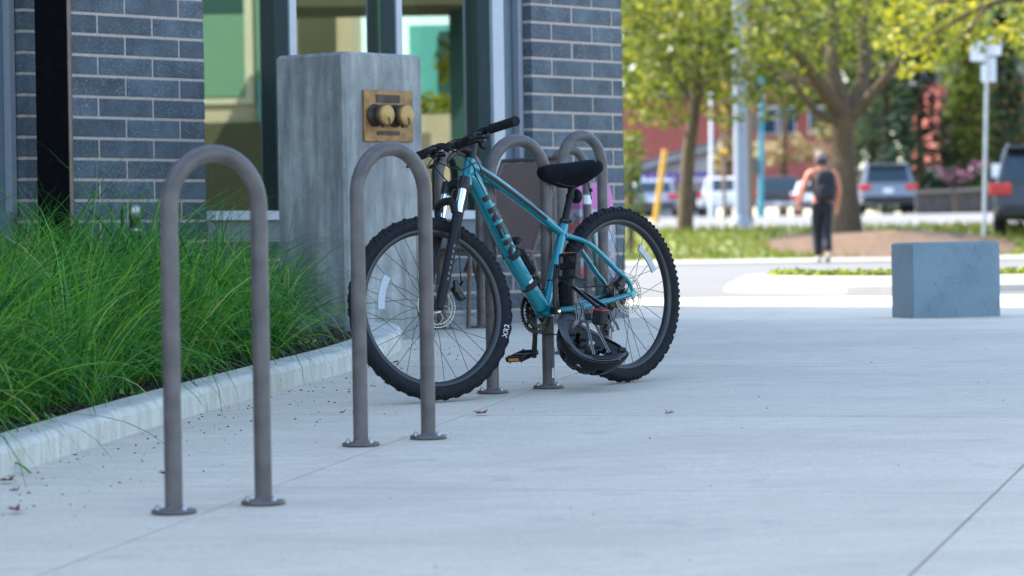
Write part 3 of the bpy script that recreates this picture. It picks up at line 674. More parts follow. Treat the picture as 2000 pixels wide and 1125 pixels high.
# frame ---------------------------------------------------------------
fr = MB()
fr.tube([HB-sa*.002, HB+sa*.03, HT-sa*.03, HT], [.0265, .025, .0232, .0235], 20)
dt0 = HB+sa*.040
DT = cr([dt0, dt0+V((-.05, 0, -.045)), BBK+V((.16, 0, .205)), BBK+V((.02, 0, .018))], 8)
fr.tube(DT, [.027+.0055*min(1, i/5) for i in range(len(DT))], 24)
TT = cr([HT-sa*.028, HT-sa*.028+V((-.08, 0, -.03)), V((.52, 0, .735)), CL-SDIR*.045], 8)
fr.tube(TT, [.0235-.006*i/(len(TT)-1) for i in range(len(TT))], 18)
fr.tube([BBK, BBK+(CL-BBK)*.5, CL], [.0200, .0190, .0195], 20)
fr.tube([BBK+V((0, -.036, 0)), BBK+V((0, .036, 0))], .023, 20)
fr.tube([HT-sa*.06+V((-.02, 0, -.005)), HT-sa*.075+V((-.05, 0, -.03))], [.016, .006], 12)
for s in (-1, 1):
    ssp = cr([CL-SDIR*.052+V((-.004, s*.012, 0)), V((.205, s*.034, .565)), V((.075, s*.058, .452)), V((.022, s*.0665, .408)), V((.002, s*.068, .366))], 7)
    fr.tube(ssp, [.0125-.002*i/(len(ssp)-1) for i in range(len(ssp))], 12, flat=.85)
    csp = cr([BBK+V((-.018, s*.03, 0)), V((.33, s*.042, .313)), V((.16, s*.056, .330)), V((.012, s*.068, .352))], 7)
    fr.tube(csp, [.0145-.004*i/(len(csp)-1) for i in range(len(csp))], 12, flat=.9)
    fr.box((.006, s*.068, .362), (.05, .006, .035), M.Rotation(-.5, 3, 'Y'))
frame = fr.build('frame', 'teal', bike)
# lettering wrapped on the down tube and the top tube
def on_path(me, path, s0, r, roll):              # wrap flat lettering round a tube
    acc = [0.0]
    for a, b in zip(path, path[1:]): acc.append(acc[-1]+(b-a).length)
    for v in me.vertices:
        q = s0 + v.co.x; k = 0
        while k < len(path)-2 and acc[k+1] < q: k += 1
        t = (path[k+1]-path[k]).normalized(); c0 = path[k]+t*(q-acc[k])
        nb = V((0, 1, 0)); sd = t.cross(nb).normalized(); a = roll - v.co.y/r
        v.co = c0 + (nb*math.cos(a) + sd*math.sin(a))*(r+.0012+v.co.z)
    return me
lb = MB()
def lq(p0, p1, p2, p3, n=5):                     # letter stroke as a finely cut quad so that it wraps round the tube
    vs = []
    for a in range(n+1):
        for b in range(n+1):
            u_, w_ = a/n, b/n; q = [(1-u_)*(1-w_)*p0[k]+u_*(1-w_)*p1[k]+u_*w_*p2[k]+(1-u_)*w_*p3[k] for k in (0, 1)]; vs.append((q[0]+q[1]*.12, q[1], 0))
    lb.add(vs, [(a*(n+1)+b, (a+1)*(n+1)+b, (a+1)*(n+1)+b+1, a*(n+1)+b+1) for a in range(n) for b in range(n)])
def lr(x0, x1, y0, y1): lq((x0, y0), (x1, y0), (x1, y1), (x0, y1))
H2, SW, SH = .025, .021, .0125
x = -.148; lr(x, x+.066, H2-SH, H2); lr(x+.0225, x+.0435, -H2, H2-SH)                                                        # T
x = -.072; lr(x, x+SW, -H2, H2); lr(x+SW, x+.062, H2-SH, H2); lr(x+.043, x+.062, -.001, H2-SH); lr(x+SW, x+.043, -.006, .004); lq((x+.040, -H2), (x+.064, -H2), (x+.050, -.001), (x+.028, -.006))   # R
x = .002; lr(x, x+SW, -H2, H2); lr(x+SW, x+.060, H2-SH, H2); lr(x+SW, x+.052, -.005, .006); lr(x+SW, x+.060, -H2, -H2+SH)    # E
x = .074; lr(x, x+SW, -H2, H2); lq((x+SW, -.006), (x+SW+.012, .004), (x+.070, H2), (x+.044, H2)); lq((x+SW+.002, .004), (x+.046, -H2), (x+.074, -H2), (x+SW+.014, .010))   # K
me = lb.mesh('lettering')
link('lettering', on_path(me, DT, .235, .0328, .12), 'decal', frame)
me = MB()
for i in range(2, 8):
    p0 = TT[len(TT)*i//10]; p1 = TT[min(len(TT)-1, len(TT)*(i+1)//10)]
    t = (p1-p0).normalized(); o = V((0, 1, 0)); dn = t.cross(o); rr_ = .0236-.006*i/10
    if dn.z > 0: dn = -dn
    pts = []
    for a in (-.1, .25, .6): pts.append((o*math.cos(a)+dn*math.sin(a))*(rr_+.001))
    e = (p1-p0)*.93
    me.add([p0+q for q in pts]+[p0+e+q+t*.004 for q in pts], [(0, 1, 4, 3), (1, 2, 5, 4)], True)
me.build('stripe_decal', 'decal', frame)
me = MB(); q0 = DT[-6]; o = V((0, 1, 0)); t = (DT[-4]-DT[-6]).normalized(); dn = t.cross(o)
me.add([q0+(o*math.cos(a)+dn*math.sin(a))*.0340+t*b for b in (0, .03) for a in (-.3, .05, .4)], [(0, 1, 4, 3), (1, 2, 5, 4)]).build('frame_label', 'sticker', frame)

# fork -----------------------------------------------------------------
def leg(k, s, off=.041, y=.066): return st(A0 + sp_*off + sa*k + V((0, s*y, 0)))
fk = MB()
for s in (-1, 1):
    fk.tube([leg(-.012, s, .041, .064), leg(.05, s), leg(.25, s), leg(.375, s)], [.0155, .0185, .0205, .0215], 16)
    fk.box(leg(-.004, s, .047, .062), (.036, .012, .03), SR.to_3x3())
ar = [leg(.372, 1, .055), leg(.405, 1, .068, .06), leg(.418, 1, .074, .03), leg(.418, -1, .074, .03), leg(.405, -1, .068, .06), leg(.372, -1, .055)]
fk.tube(cr(ar, 6), .0125, 12, flat=1.3)
fork = fk.build('fork', 'matt_black', bike)
for s in (-1, 1): MB().tube([leg(.372, s), leg(.495, s)], .0158, 18).build('stanchion', 'chrome', fork)
cw = MB()
for s in (-1, 1): cw.tube([leg(.472, s), leg(.485, s), leg(.52, s)], [.022, .0235, .0215], 16)
cw.tube([leg(.505, 1, .037, .06), leg(.515, 1, .028, .03), st(crown+sa*.004+sp_*.004), leg(.515, -1, .028, .03), leg(.505, -1, .037, .06)], [.019, .021, .024, .021, .019], 14)
cw.tube([st(crown-sa*.012), st(crown+sa*.012)], [.026, .0285], 18)
cw.build('fork_crown', 'black_paint', fork)
for s in (1,):
    me = MB(); t = (leg(.3, s)-leg(.2, s)).normalized(); o = SR.to_3x3() @ V((0, 1, 0)); dn = t.cross(o)
    for k in range(7):
        c0 = leg(.10+.022*k, s)
        me.add([c0+(o*math.cos(a)+dn*math.sin(a))*.0212+t*b for b in (0, .013) for a in (-.18, .18)], [(0, 1, 3, 2)])
    me.build('fork_decal', 'fork_mark', fork)
# front caliper
cal = MB(); c0 = st(A0+sp_*(-.03)+sa*.075+V((0, .052, 0)))
cal.bbox(c0, (.032, .030, .062), .006, (SR @ M.Rotation(.5, 4, 'Y')).to_3x3()); cal.bbox(c0+V((.02, .01, .025)), (.02, .016, .05), .004); cal.tube([c0+V((0, .015, .03)), c0+V((0, .03, .045))], .006, 8)
cal.build('brake_caliper', 'gloss_black', bike)
cal = MB(); c0 = V((.055, .058, .405)); cal.bbox(c0, (.06, .028, .03), .005, M.Rotation(.6, 3, 'Y')); cal.bbox(c0+V((.02, .012, -.025)), (.04, .014, .018), .004); cal.build('brake_caliper', 'gloss_black', bike)

# headset, stem, handlebar
hd = MB(); hd.tube([HT, HT+sa*.006], .026, 18); hd.tube([HT+sa*.006, HT+sa*.016], [.019, .018], 18); hd.build('headset', 'black_paint', bike)
bc = crown + sa*.150 + sp_*.068
def bar(y, dx=0.0, dz=0.0): return st(bc + V((dx, y, dz)))
stem = MB(); stem.tube([st(crown+sa*.130), st(crown+sa*.172)], .0195, 18); stem.tube([st(crown+sa*.150), st(bc-sp_*.008)], [.0185, .0165], 14)
stem.tube([bar(-.024), bar(.024)], .0215, 16); stem.tube([st(crown+sa*.172), st(crown+sa*.176)], .017, 14)
sm = stem.build('stem', 'black_paint', bike)
for y_ in (-.016, .016):
    for z_ in (-.016, .018): MB().tube([bar(y_, .016, z_), bar(y_, .026, z_)], .0042, 8).build('bolt', 'steel', sm)
bp = [(-.375, -.046, .026), (-.24, -.032, .026), (-.15, -.016, .026), (-.10, -.004, .018), (-.06, 0, .004), (0, 0, 0)]
bpts = cr([bar(a, b, c) for a, b, c in bp] + [bar(-a, b, c) for a, b, c in bp[-2::-1]], 6)
MB().tube(bpts, [.0125 if abs(i-len(bpts)//2) > 9 else .0170 for i in range(len(bpts))], 14).build('handlebar', 'matt_black', bike)
for s in (-1, 1):
    gp = MB(); g0 = bar(s*.222, -.030, .026); g1 = bar(s*.379, -.0466, .026); gd = (g1-g0)
    gp.tube([g0, g0+gd*.03, g0+gd*.06, g0+gd*.94, g0+gd*.97, g1], [.0195, .0195, .0175, .0180, .0200, .0180], 18); gr = gp.build('grip', 'rubber', bike)
    for k in range(9): MB().tube([g0+gd*(.12+.085*k), g0+gd*(.15+.085*k)], .0185, 14).build('rib', 'rubber', gr)
    lv_ = MB(); b0 = bar(s*.185, -.024, .026)
    lv_.tube([bar(s*.172, -.022, .026), bar(s*.198, -.026, .026)], .0165, 14)
    lv_.bbox(bar(s*.170, .012, .010), (.045, .055, .024), .006, SR.to_3x3())
    lv_.bbox(bar(s*.150, -.002, -.008), (.05, .06, .022), .008, SR.to_3x3())
    br_ = lv_.build('brake_lever', 'gloss_black', bike)
    MB().tube(cr([bar(s*.165, .03, .008), bar(s*.20, .048, -.002), bar(s*.255, .050, -.012), bar(s*.305, .040, -.020), bar(s*.318, .050, -.022)], 5), [.0055]*16+[.005]*4+[.0065], 8).build('blade', 'gloss_black', br_)
    MB().tube(cr([bar(s*.15, -.01, -.015), bar(s*.185, -.002, -.04), bar(s*.22, .004, -.045)], 5), .006, 8).build('shift_paddle', 'matt_black', br_)
def cable(pts, r=.0026): MB().tube(cr(pts, 8), r, 7).build('cable', 'black_paint', bike)
cable([bar(.155, .03, .008), bar(.06, .075, .005), bar(-.06, .075, -.045), bar(-.05, .02, -.14), st(crown+sa*-.02+V((.02, .06, 0))), leg(.30, 1, .03, .085), leg(.16, 1, .0, .09), leg(.10, 1, -.03, .07)])
cable([bar(-.155, .03, .008), bar(-.05, .085, .01), bar(.06, .07, -.015), bar(.075, -.01, -.08), dt0+V((-.01, .035, .0)), dt0+V((-.065, .03, -.08))])
cable([bar(.15, .02, -.015), bar(.05, .065, -.04), bar(-.03, .03, -.075), HT-sa*.03+V((.012, -.04, 0)), dt0+V((-.03, -.03, -.03)), DT[12]+V((0, -.027, 0))])
cable([bar(-.15, .02, -.015), bar(-.10, .085, -.06), bar(.0, .095, -.06), bar(.055, .03, -.1), HT-sa*.02+V((.0, .045, 0)), dt0+V((-.07, .028, -.055)), DT[10]+V((.0, .03, .0))])
# seat post, saddle
sp2 = CL + SDIR*.185
spm = MB().tube([CL-SDIR*.01, sp2], .0148, 18).build('seatpost', 'matt_black', bike)
cl = MB(); cl.tube([CL-SDIR*.006, CL+SDIR*.014], .0205, 18); cl.tube([CL+V((-.018, -.02, .006)), CL+V((-.018, .024, .006))], .006, 8); cl.tube([CL+V((.0, .024, .008)), CL+V((.045, .028, .012))], [.006, .004], 8); cl.build('seat_clamp', 'black_paint', bike)
rd = MB(); rt_ = M.Rotation(R_(-90), 3, 'Y'); c0 = CL + SDIR*.115 + V((-.028, 0, 0)); rd.lathe([(0, 0), (.026, 0), (.029, .004), (.029, .012), (.026, .016), (0, .017)], c0, rt_, 24); rd.tube([CL+SDIR*.115, c0], .007, 8); rd.tube([CL+SDIR*.107, CL+SDIR*.123], .0175, 14); rd.build('rear_reflector', 'matt_black', bike)
sec = [(.160, .016, -.012, .020), (.147, .032, -.026, .032), (.09, .040, -.042, .038), (.03, .050, -.064, .039), (-.04, .074, -.066, .040), (-.09, .088, -.050, .044), (-.125, .086, -.032, .046), (-.148, .066, -.014, .043), (-.157, .040, .0, .036)]
rings = []
for x, w_, zb, zt in sec:
    r = []
    for i in range(20):
        a = 2*math.pi*i/20; ca, sa_ = math.cos(a), math.sin(a)
        yy = w_*math.copysign(abs(ca)**.75, ca); zz = (zt if sa_ > 0 else -zb)*math.copysign(abs(sa_)**(.5 if sa_ > 0 else .8), sa_)
        if sa_ < 0: yy *= 1-.45*abs(sa_)
        r.append(V((x, yy, zz)))
    rings.append(r)
SC = sp2 + V((.036, 0, .032))
sdl = MB().loft(rings).build('saddle_cover', 'neoprene', bike, mtx=M.Translation(SC) @ M.Rotation(R_(1.5), 4, 'Y'))
su = sdl.modifiers.new('s', 'SUBSURF'); su.levels = 2; su.render_levels = 2
MB().box((-.105, .066, .034), (.018, .002, .007), M.Rotation(.5, 3, 'Z') @ M.Rotation(.4, 3, 'X')).build('cover_tag', 'decal_white', sdl)
for s in (-1, 1): MB().tube(cr([(.11, s*.012, -.028), (.02, s*.022, -.055), (-.06, s*.022, -.05)], 5), .0035, 8).build('saddle_rail', 'matt_black', sdl)
dc = MB(); dc.tube(cr([(-.085, .03, -.045), (-.09, .034, -.09), (-.092, .035, -.115)], 4), .0022, 6); dc.bbox((-.092, .035, -.078), (.015, .012, .016), .003); dc.build('drawcord', 'strap', sdl)
hdp = MB(); hdp.bbox(sp2+V((0, 0, -.002)), (.05, .034, .022), .006); hdp.build('seat_bracket', 'black_paint', bike)
# cranks, rings, pedals, chain
CA = R_(91)                                           # near crank points up
def crank(s, ang):
    d = V((math.cos(ang), 0, math.sin(ang))); o = BBK + V((0, s*.062, 0)); e = o + d*.170 + V((0, s*.010, 0)); mb = MB()
    mb.tube([o-d*.016, o, o+d*.03, o+d*.1, e-d*.01, e+d*.012], [.012, .0165, .0145, .012, .0135, .010], 14, flat=.62)
    mb.tube([o-V((0, s*.02, 0)), o+V((0, s*.012, 0))], .0165, 16)
    c_ = mb.build('crank_arm', 'black_paint', bike); MB().tube([o+V((0, s*.012, 0)), o+V((0, s*.0145, 0))], .008, 14).build('axle_cap', 'chrome', c_)
    return e
def pedal(e, s, tilt, refl=(-.0515, .0515)):
    rot = M.Rotation(tilt, 3, 'Y'); c0 = e + V((0, s*.064, 0)); mb = MB()
    def P(x, y, z): return c0 + rot @ V((x, s*y, z))
    mb.tube([e+V((0, s*.006, 0)), P(0, .045, 0)], .0075, 10)
    mb.bbox(P(0, 0, 0), (.026, .094, .018), .004, rot)
    for x in (-.045, .045): mb.bbox(P(x, .002, 0), (.011, .086, .022), .003, rot)
    for y_ in (-.040, .046): mb.bbox(P(0, y_, 0), (.098, .011, .020), .003, rot)
    pd = mb.build('pedal', 'black_paint', bike)
    for x in refl: MB().bbox(P(x, .002, 0), (.003, .055, .011), .001, rot).build('reflector', 'amber', pd)
    for x in (-.045, .045):
        for y_ in (-.03, .032):
            for z_ in (-.013, .013): MB().box(P(x, y_, z_), (.004, .004, .006), rot).build('pin', 'black_paint', pd)
e1_ = crank(1, CA); pedal(e1_, 1, R_(78), (-.0515,)); e2_ = crank(-1, CA+math.pi); pedal(e2_, -1, R_(14))
def gear(name, r, y, teeth, mt, parent, c0, inner=.6, th=.0022, h=.0065):
    mb = MB(); n = teeth*4; vs = []
    for i in range(n):
        a = 2*math.pi*i/n; ro = r if i % 4 in (1, 2) else r-h
        for q, yy in ((r*inner, -th), (ro, -th*.6), (ro, th*.6), (r*inner, th)): vs.append((q*math.cos(a), yy, q*math.sin(a)))
    mb.add(vs, [(i*4+j, i*4+j+1, ((i+1) % n)*4+j+1, ((i+1) % n)*4+j) for i in range(n) for j in range(3)] + [(i*4+3, i*4, ((i+1) % n)*4, ((i+1) % n)*4+3) for i in range(n)])
    return mb.build(name, mt, parent, mtx=M.Translation(V(c0)+V((0, y, 0))))
cr1 = gear('chainring', .090, -.050, 42, 'chain_steel', bike, BBK, .80); gear('chainring', .070, -.043, 32, 'chain_steel', bike, BBK, .7)
sd_ = MB()
for k in range(4):
    a = CA+.8+k*math.pi/2; sd_.tube([(0, 0, 0), (.072*math.cos(a), 0, .072*math.sin(a))], [.012, .007], 10, flat=.5)
sd_.build('spider', 'black_paint', cr1, mtx=M.Translation((0, -.004, 0)))
for k in range(7): gear('cassette_cog', .024+.0047*k+.004, -.052+.0042*k, 12+3*k, 'chain_steel', bike, (0, 0, WR), .45, .0011, .004)
JY = -.047; j1 = V((.018, JY, .272)); j2 = V((.052, JY, .212))
dr = MB(); dr.bbox((.006, JY-.004, .318), (.026, .022, .052), .006, M.Rotation(.4, 3, 'Y')); dr.tube([V((.0, JY, .34)), V((.004, JY-.01, .30)), j1], [.012, .012, .009], 10)
for yy in (-.007, .007): dr.tube([j1+V((0, yy, 0)), (j1+j2)/2+V((-.006, yy, 0)), j2+V((0, yy, 0))], [.011, .009, .013], 10, flat=.35)
dr.build('rear_derailleur', 'black_paint', bike); gear('jockey_wheel', .019, 0, 11, 'matt_black', bike, j1, .3); gear('jockey_wheel', .021, 0, 11, 'matt_black', bike, j2, .3)
ch = MB(); ch.tube([V((.462, JY, .397)), V((.02, JY, WR+.038))], .0038, 6, flat=.8); ch.tube(cr([V((.44, JY, .224)), V((.25, JY, .205)), j2+V((.01, 0, -.02)), j2+V((-.018, 0, 0)), j1+V((.016, 0, 0)), V((-.018, JY, .31)), V((-.042, JY, WR))], 5), .0038, 6, flat=.8); ch.build('chain', 'chain_steel', bike)
fd = MB(); fd.bbox(BBK+V((.01, -.045, .095)), (.075, .012, .022), .003, M.Rotation(-.2, 3, 'Y')); fd.tube([BBK+SDIR*.125-V((0, 0, .009)), BBK+SDIR*.125+V((0, 0, .009))], .0195, 16); fd.tube([BBK+SDIR*.125+V((-.016, .01, 0)), BBK+SDIR*.125+V((-.03, .022, 0))], .005, 8); fd.build('front_derailleur', 'black_paint', bike)
# lock bracket strapped to the down tube
bk = MB(); d0 = DT[int(len(DT)*.60)]; d1 = DT[int(len(DT)*.80)]; dx = (d1-d0).normalized(); up = dx.cross(V((0, 1, 0)));
if up.z < 0: up = -up
bkr = M((dx, V((0, 1, 0)), up)).transposed()
bk.bbox((d0+d1)/2+up*.048+dx*.0, (.125, .030, .022), .005, bkr); bk.bbox(d0+up*.060-dx*.012, (.022, .046, .040), .008, bkr); bk.bbox(d1+up*.056+dx*.02, (.035, .022, .030), .006, bkr); bk.bbox((d0+d1)/2+up*.056+V((0, .017, 0)), (.11, .006, .014), .002, bkr); bk.bbox((d0+d1)/2+up*.056-V((0, .017, 0)), (.11, .006, .014), .002, bkr)
bko = bk.build('lock_bracket', 'matt_black', bike)
for dd in (d0+dx*.012, d1-dx*.004):
    ring = [dd + V((0, 1, 0))*.0365*math.cos(2*math.pi*k/28) + up*(.0365*math.sin(2*math.pi*k/28)+.004) for k in range(28)]
    vs = [p_+dx*s_ for p_ in ring for s_ in (-.013, .013)]
    MB().add(vs, [(2*k, 2*k+1, 2*((k+1) % 28)+1, 2*((k+1) % 28)) for k in range(28)], True).build('strap', 'strap', bko)

# ------------------------------------------------------------------ lock and helmet
def bw(x, y, z): return BM @ V((x, y, z))
lk = empty('bike_lock', bw(.30, .05, .40), label='black shackle lock with red-trimmed head hung on the bicycle chainstay', cat='lock')
LO = lk.location.copy()
a = at(1116, 558, 13.20)-LO; b = at(1168, 600, 13.09)-LO; hd_ = (b-a).normalized()
lock_side = V((.10, .35, .02))
MB().tube(cr([b, a+hd_*.02, a+V((.012, .06, -.01)), a+V((.05, .12, -.03)), b+V((.03, .10, .0))], 8), .0075, 12).build('shackle', 'gloss_black', lk)
hdm = at(1172, 618, 13.08)-LO; hr = M.Rotation(R_(-32), 3, 'Z') @ M.Rotation(R_(7), 3, 'Y')
lkh = MB().bbox(hdm, (.046, .05, .066), .006, hr).build('lock_head', 'matt_black', lk); MB().bbox(hdm+hr @ V((0, 0, .026)), (.0475, .0515, .004), .001, hr).build('trim', 'red_plastic', lkh)

hc = at(1158, 668, 13.16)
helm = empty('helmet', hc, label='black bicycle helmet hanging upside down by its straps under the bike', cat='helmet')
hx = V((.857, 0, -.515)); N0 = V((.515, 0, .857)); hn = (N0*math.cos(R_(30)) + V((0, -1, 0))*math.sin(R_(30))).normalized(); hy = hn.cross(hx)
def hp(x, y, z): return hx*x + hy*y + hn*z
def shell_pt(u, v, k=1.0):                     # v 0 rim .. 1 crown
    c_ = math.cos(v*math.pi/2)**.72; s_ = math.sin(v*math.pi/2)
    rim = (.018*math.cos(2*u) + .010*math.cos(u))*(1-v)
    taper = 1 - .10*math.cos(u)
    return hp(.142*k*math.cos(u)*c_, .104*k*taper*math.sin(u)*c_, -(.122*k)*s_ + rim)
NU, NV = 60, 18
def vent(u, v):
    for uc, w_ in ((0.35, .16), (-.35, .16), (0.95, .20), (-.95, .20), (1.57, .2), (-1.57, .2), (2.2, .2), (-2.2, .2), (2.8, .15), (-2.8, .15)):
        if abs((u-uc+math.pi) % (2*math.pi)-math.pi) < w_*(1-abs(v-.52)*2.2) and .22 < v < .82: return True
    return False
mb = MB(); vs = []; fs = []
for j in range(NV+1):
    for i in range(NU): vs.append(shell_pt(2*math.pi*i/NU, j/NV*.985))
for j in range(NV):
    for i in range(NU):
        if not vent(2*math.pi*(i+.5)/NU, (j+.5)/NV*.985): fs.append((j*NU+i, j*NU+(i+1) % NU, (j+1)*NU+(i+1) % NU, (j+1)*NU+i))
sh = mb.add(vs, fs, True).build('shell', 'gloss_black', helm); so_ = sh.modifiers.new('t', 'SOLIDIFY'); so_.thickness = .005; so_.offset = -1
mb = MB(); vs = []; fs = []
for j in range(NV+1):
    for i in range(NU): vs.append(shell_pt(2*math.pi*i/NU, j/NV*.985, .80) + hn*.004)
fs = [(j*NU+i, j*NU+(i+1) % NU, (j+1)*NU+(i+1) % NU, (j+1)*NU+i) for j in range(NV) for i in range(NU) if not vent(2*math.pi*(i+.5)/NU, (j+.5)/NV*.985)]
n0 = len(vs); vs += [shell_pt(2*math.pi*i/NU, 0, .975)+hn*.001 for i in range(NU)]
fs += [(i, (i+1) % NU, n0+(i+1) % NU, n0+i) for i in range(NU)]
mb.add(vs, fs, True).build('liner', 'foam', helm)
mb = MB()
for i in range(0, 60, 6):
    for v in (.35, .6): mb.bbox(shell_pt(2*math.pi*i/60+.05, v, .78)+hn*.006, (.03, .02, .012), .005)
mb.build('padding', 'strap', helm)
mb = MB(); mb.tube([shell_pt(R_(a_), .06, .86)+hn*.012 for a_ in range(-75, 80, 15)], .006, 8, flat=2.2); mb.bbox(shell_pt(0, .05, .80)+hn*.016, (.035, .03, .02), .006); mb.build('fit_ring', 'gloss_black', helm)
mb = MB(); mb.loft([[shell_pt(math.pi+R_(a_), 0, k_)+hn*z_ for k_, z_ in ((.97, -.004), (1.16, .010), (1.16, .014), (.97, .004))] for a_ in range(-60, 61, 8)], True, False); mb.build('visor', 'gloss_black', helm)
me = text_mesh('BONTRAGER', .011, .0002)
for v in me.vertices:
    uu = R_(-118) + v.co.x/.135; p = shell_pt(uu, .16+v.co.y*6, 1.012); v.co = p + hn*v.co.z
link('lettering', me, 'decal_white', helm)
def strap(pts, w_=.012):
    P = cr([p_-hc for p_ in pts], 7); sd = []
    for i in range(len(P)):
        t = (P[min(i+1, len(P)-1)]-P[max(i-1, 0)]).normalized(); s_ = t.cross(V((.15, -1, 0))); sd.append(s_.normalized())
    o = MB().ribbon(P, w_, sd).build('strap', 'strap', helm)
    for k in (-.3, .3): MB().ribbon([p_+s_*w_*k+V((0, -.0012, 0)) for p_, s_ in zip(P, sd)], w_*.16, sd).build('stripe', 'strap_light', o)
X = lambda x, y, d=13.12: at(x, y, d)
strap([X(1118, 640), X(1132, 622), X(1136, 600), X(1128, 588), X(1138, 585, 13.3)]); strap([X(1160, 692, 13.05), X(1152, 655), X(1144, 622), X(1138, 596), X(1130, 590, 13.3)])
strap([X(1190, 688, 13.1), X(1176, 660), X(1162, 632), X(1150, 618), X(1165, 610)]); strap([X(1148, 618), X(1165, 610), X(1180, 604), X(1192, 610)]); strap([X(1192, 610), X(1196, 622), X(1204, 634), X(1208, 645)]); strap([X(1178, 608), X(1184, 622), X(1192, 636), X(1198, 648)])
strap([X(1124, 590, 13.25), X(1126, 605), X(1128, 622), X(1122, 634)])
for px_, py_ in ((1148, 618), (1170, 620), (1182, 612)): MB().bbox(X(px_, py_, 13.1)-hc, (.022, .012, .026), .004).build('buckle', 'matt_black', helm)

# ------------------------------------------------------------------ chair, bag and green posts by the wall
chb = V((-.20, 17.75, G(17.75))); chair = empty('patio_chair', chb, R_(218), label='brown sling patio chair beside the wall behind the bicycle', cat='chair')
# local x = facing
W2 = .26
mb = MB(); nn_ = 8; vs = []
for i in range(nn_+1):
    t = i/nn_; x = -.20-.20*t; z = .42+.46*t; sag = .025*math.sin(math.pi*t)
    for j in range(7): y_ = -W2+.02+(2*W2-.04)*j/6; vs.append((x-sag*math.sin(math.pi*j/6), y_, z))
mb.add(vs, [(i*7+j, i*7+j+1, (i+1)*7+j+1, (i+1)*7+j) for i in range(nn_) for j in range(6)], True).build('backrest', 'sling', chair)
mb = MB(); vs = []
for i in range(7):
    t = i/6; x = -.19+.42*t; z = .405+.02*t-.02*math.sin(math.pi*t)
    for j in range(7): vs.append((x, -W2+.02+(2*W2-.04)*j/6, z-.012*math.sin(math.pi*j/6)))
mb.add(vs, [(i*7+j, i*7+j+1, (i+1)*7+j+1, (i+1)*7+j) for i in range(6) for j in range(6)], True).build('seat', 'sling', chair)
for s in (-1, 1):
    MB().tube([(-.14, s*W2, .30), (-.20, s*W2, .42), (-.41, s*W2, .90)], .012, 10).build('back_frame', 'bronze_frame', chair)
    MB().tube([(-.22, s*W2, .40), (.24, s*W2, .425)], .012, 10).build('seat_rail', 'bronze_frame', chair)
    MB().tube([(.22, s*W2, .42), (.24, s*W2, .01)], .012, 10).build('leg', 'bronze_frame', chair); MB().tube([(-.18, s*W2, .40), (-.30, s*W2, .01)], .012, 10).build('leg', 'bronze_frame', chair)
for x, z in ((-.41, .895), (.235, .42)): MB().tube([(x, -W2, z), (x, W2, z)], .012, 10).build('crossbar', 'bronze_frame', chair)
p = at(940, 640, 17.98); gp_ = MB().box((0, 0, .27), (.034, .034, .54)).build('green_post', 'green_paint', label='short green square post behind the front wheel at the wall', cat='post'); gp_.location = (p.x, 17.98, G(17.98)); MB().box((0, 0, .008), (.06, .06, .014)).build('foot', 'sill', gp_)
p = at(1172, 560, 18.72); gp2 = MB().tube([(.0, 0, 0), (-.015, .02, .28), (-.05, .04, .66)], [.014, .018, .006], 8).build('green_stake', 'green_paint', label='green slanted stake at the brick column behind rear wheel', cat='stake'); gp2.location = (p.x, 18.72, G(18.72))
bag = empty('tote_bag', tuple(W0+WU*3.02+WN*.09+V((0, 0, .62))), math.atan2(WU.y, WU.x), label='pink bag with floral lower half against the brick column behind the saddle', cat='bag')
rg = lambda z, w_, d_: [V((x*w_, y_*d_, z)) for x, y_ in ((-1, -.6), (-.6, -1), (.6, -1), (1, -.6), (1, .6), (.6, 1), (-.6, 1), (-1, .6))]
MB().loft([rg(-.20, .15, .07), rg(-.17, .16, .075), rg(.19, .16, .07)], True, False).build('lower_panel', 'floral', bag)
MB().loft([rg(.1905, .152, .071), rg(.26, .15, .06), rg(.34, .145, .03)], True, False).build('upper_panel', 'pink', bag)
bag.location.z = .62

# ------------------------------------------------------------------ fallen leaves and grit
def fallen(px, py, mt, size, label):
    d = at(px, py, 1.0)-V((0, 0, CZ)); Y = 5.0
    while CZ + d.z*Y > G(Y) and Y < 19: Y += .01
    size *= 1.05; c0 = V((d.x*Y, Y, G(Y)+.004)); vs = [V((0, 0, .006))]; n = 20
    for i in range(n):
        a = 2*math.pi*i/n; r = size*(.95 if i % 4 == 0 else (.38 if i % 4 == 2 else .6))*rnd(.8, 1.15); vs.append(V((r*math.cos(a), r*math.sin(a), .003+rnd(0, .007)+(.013*(r/size)**2 if a < 3 else 0))))
    mb = MB().add(vs, [(0, i+1, (i+1) % n+1) for i in range(n)]); mb.tube([(0, 0, .006), (size*.7, size*.5, .008), (size*1.1, size*.7, .012)], .0013, 5)
    o = mb.build('fallen_leaf', mt, label=label, cat='leaf', group='fallen leaves on the pavement'); o.location = c0; o.rotation_euler = (0, 0, rnd(0, 6))
fallen(938, 812, 'leaf_red', .032, 'dark red maple leaf on the joint in front of the front tyre')
fallen(30, 1004, 'leaf_red', .028, 'curled dark red leaf nearest the lower left corner')
fallen(30, 965, 'leaf_red', .018, 'small red leaf just above the curled red leaf at lower left')
fallen(12, 945, 'leaf_brown', .030, 'crumpled brown leaf against the kerb foot at far left')
fallen(772, 712, 'leaf_brown', .022, 'orange-brown leaf seen through the front wheel spokes')
fallen(320, 932, 'leaf_red', .014, 'tiny red leaf behind the nearest rack post')
fallen(670, 811, 'leaf_brown', .014, 'small orange leaf left of the second rack')
fallen(1305, 813, 'leaf_brown', .016, 'flat brown leaf alone on the pavement right of the bicycle')
mb = MB()
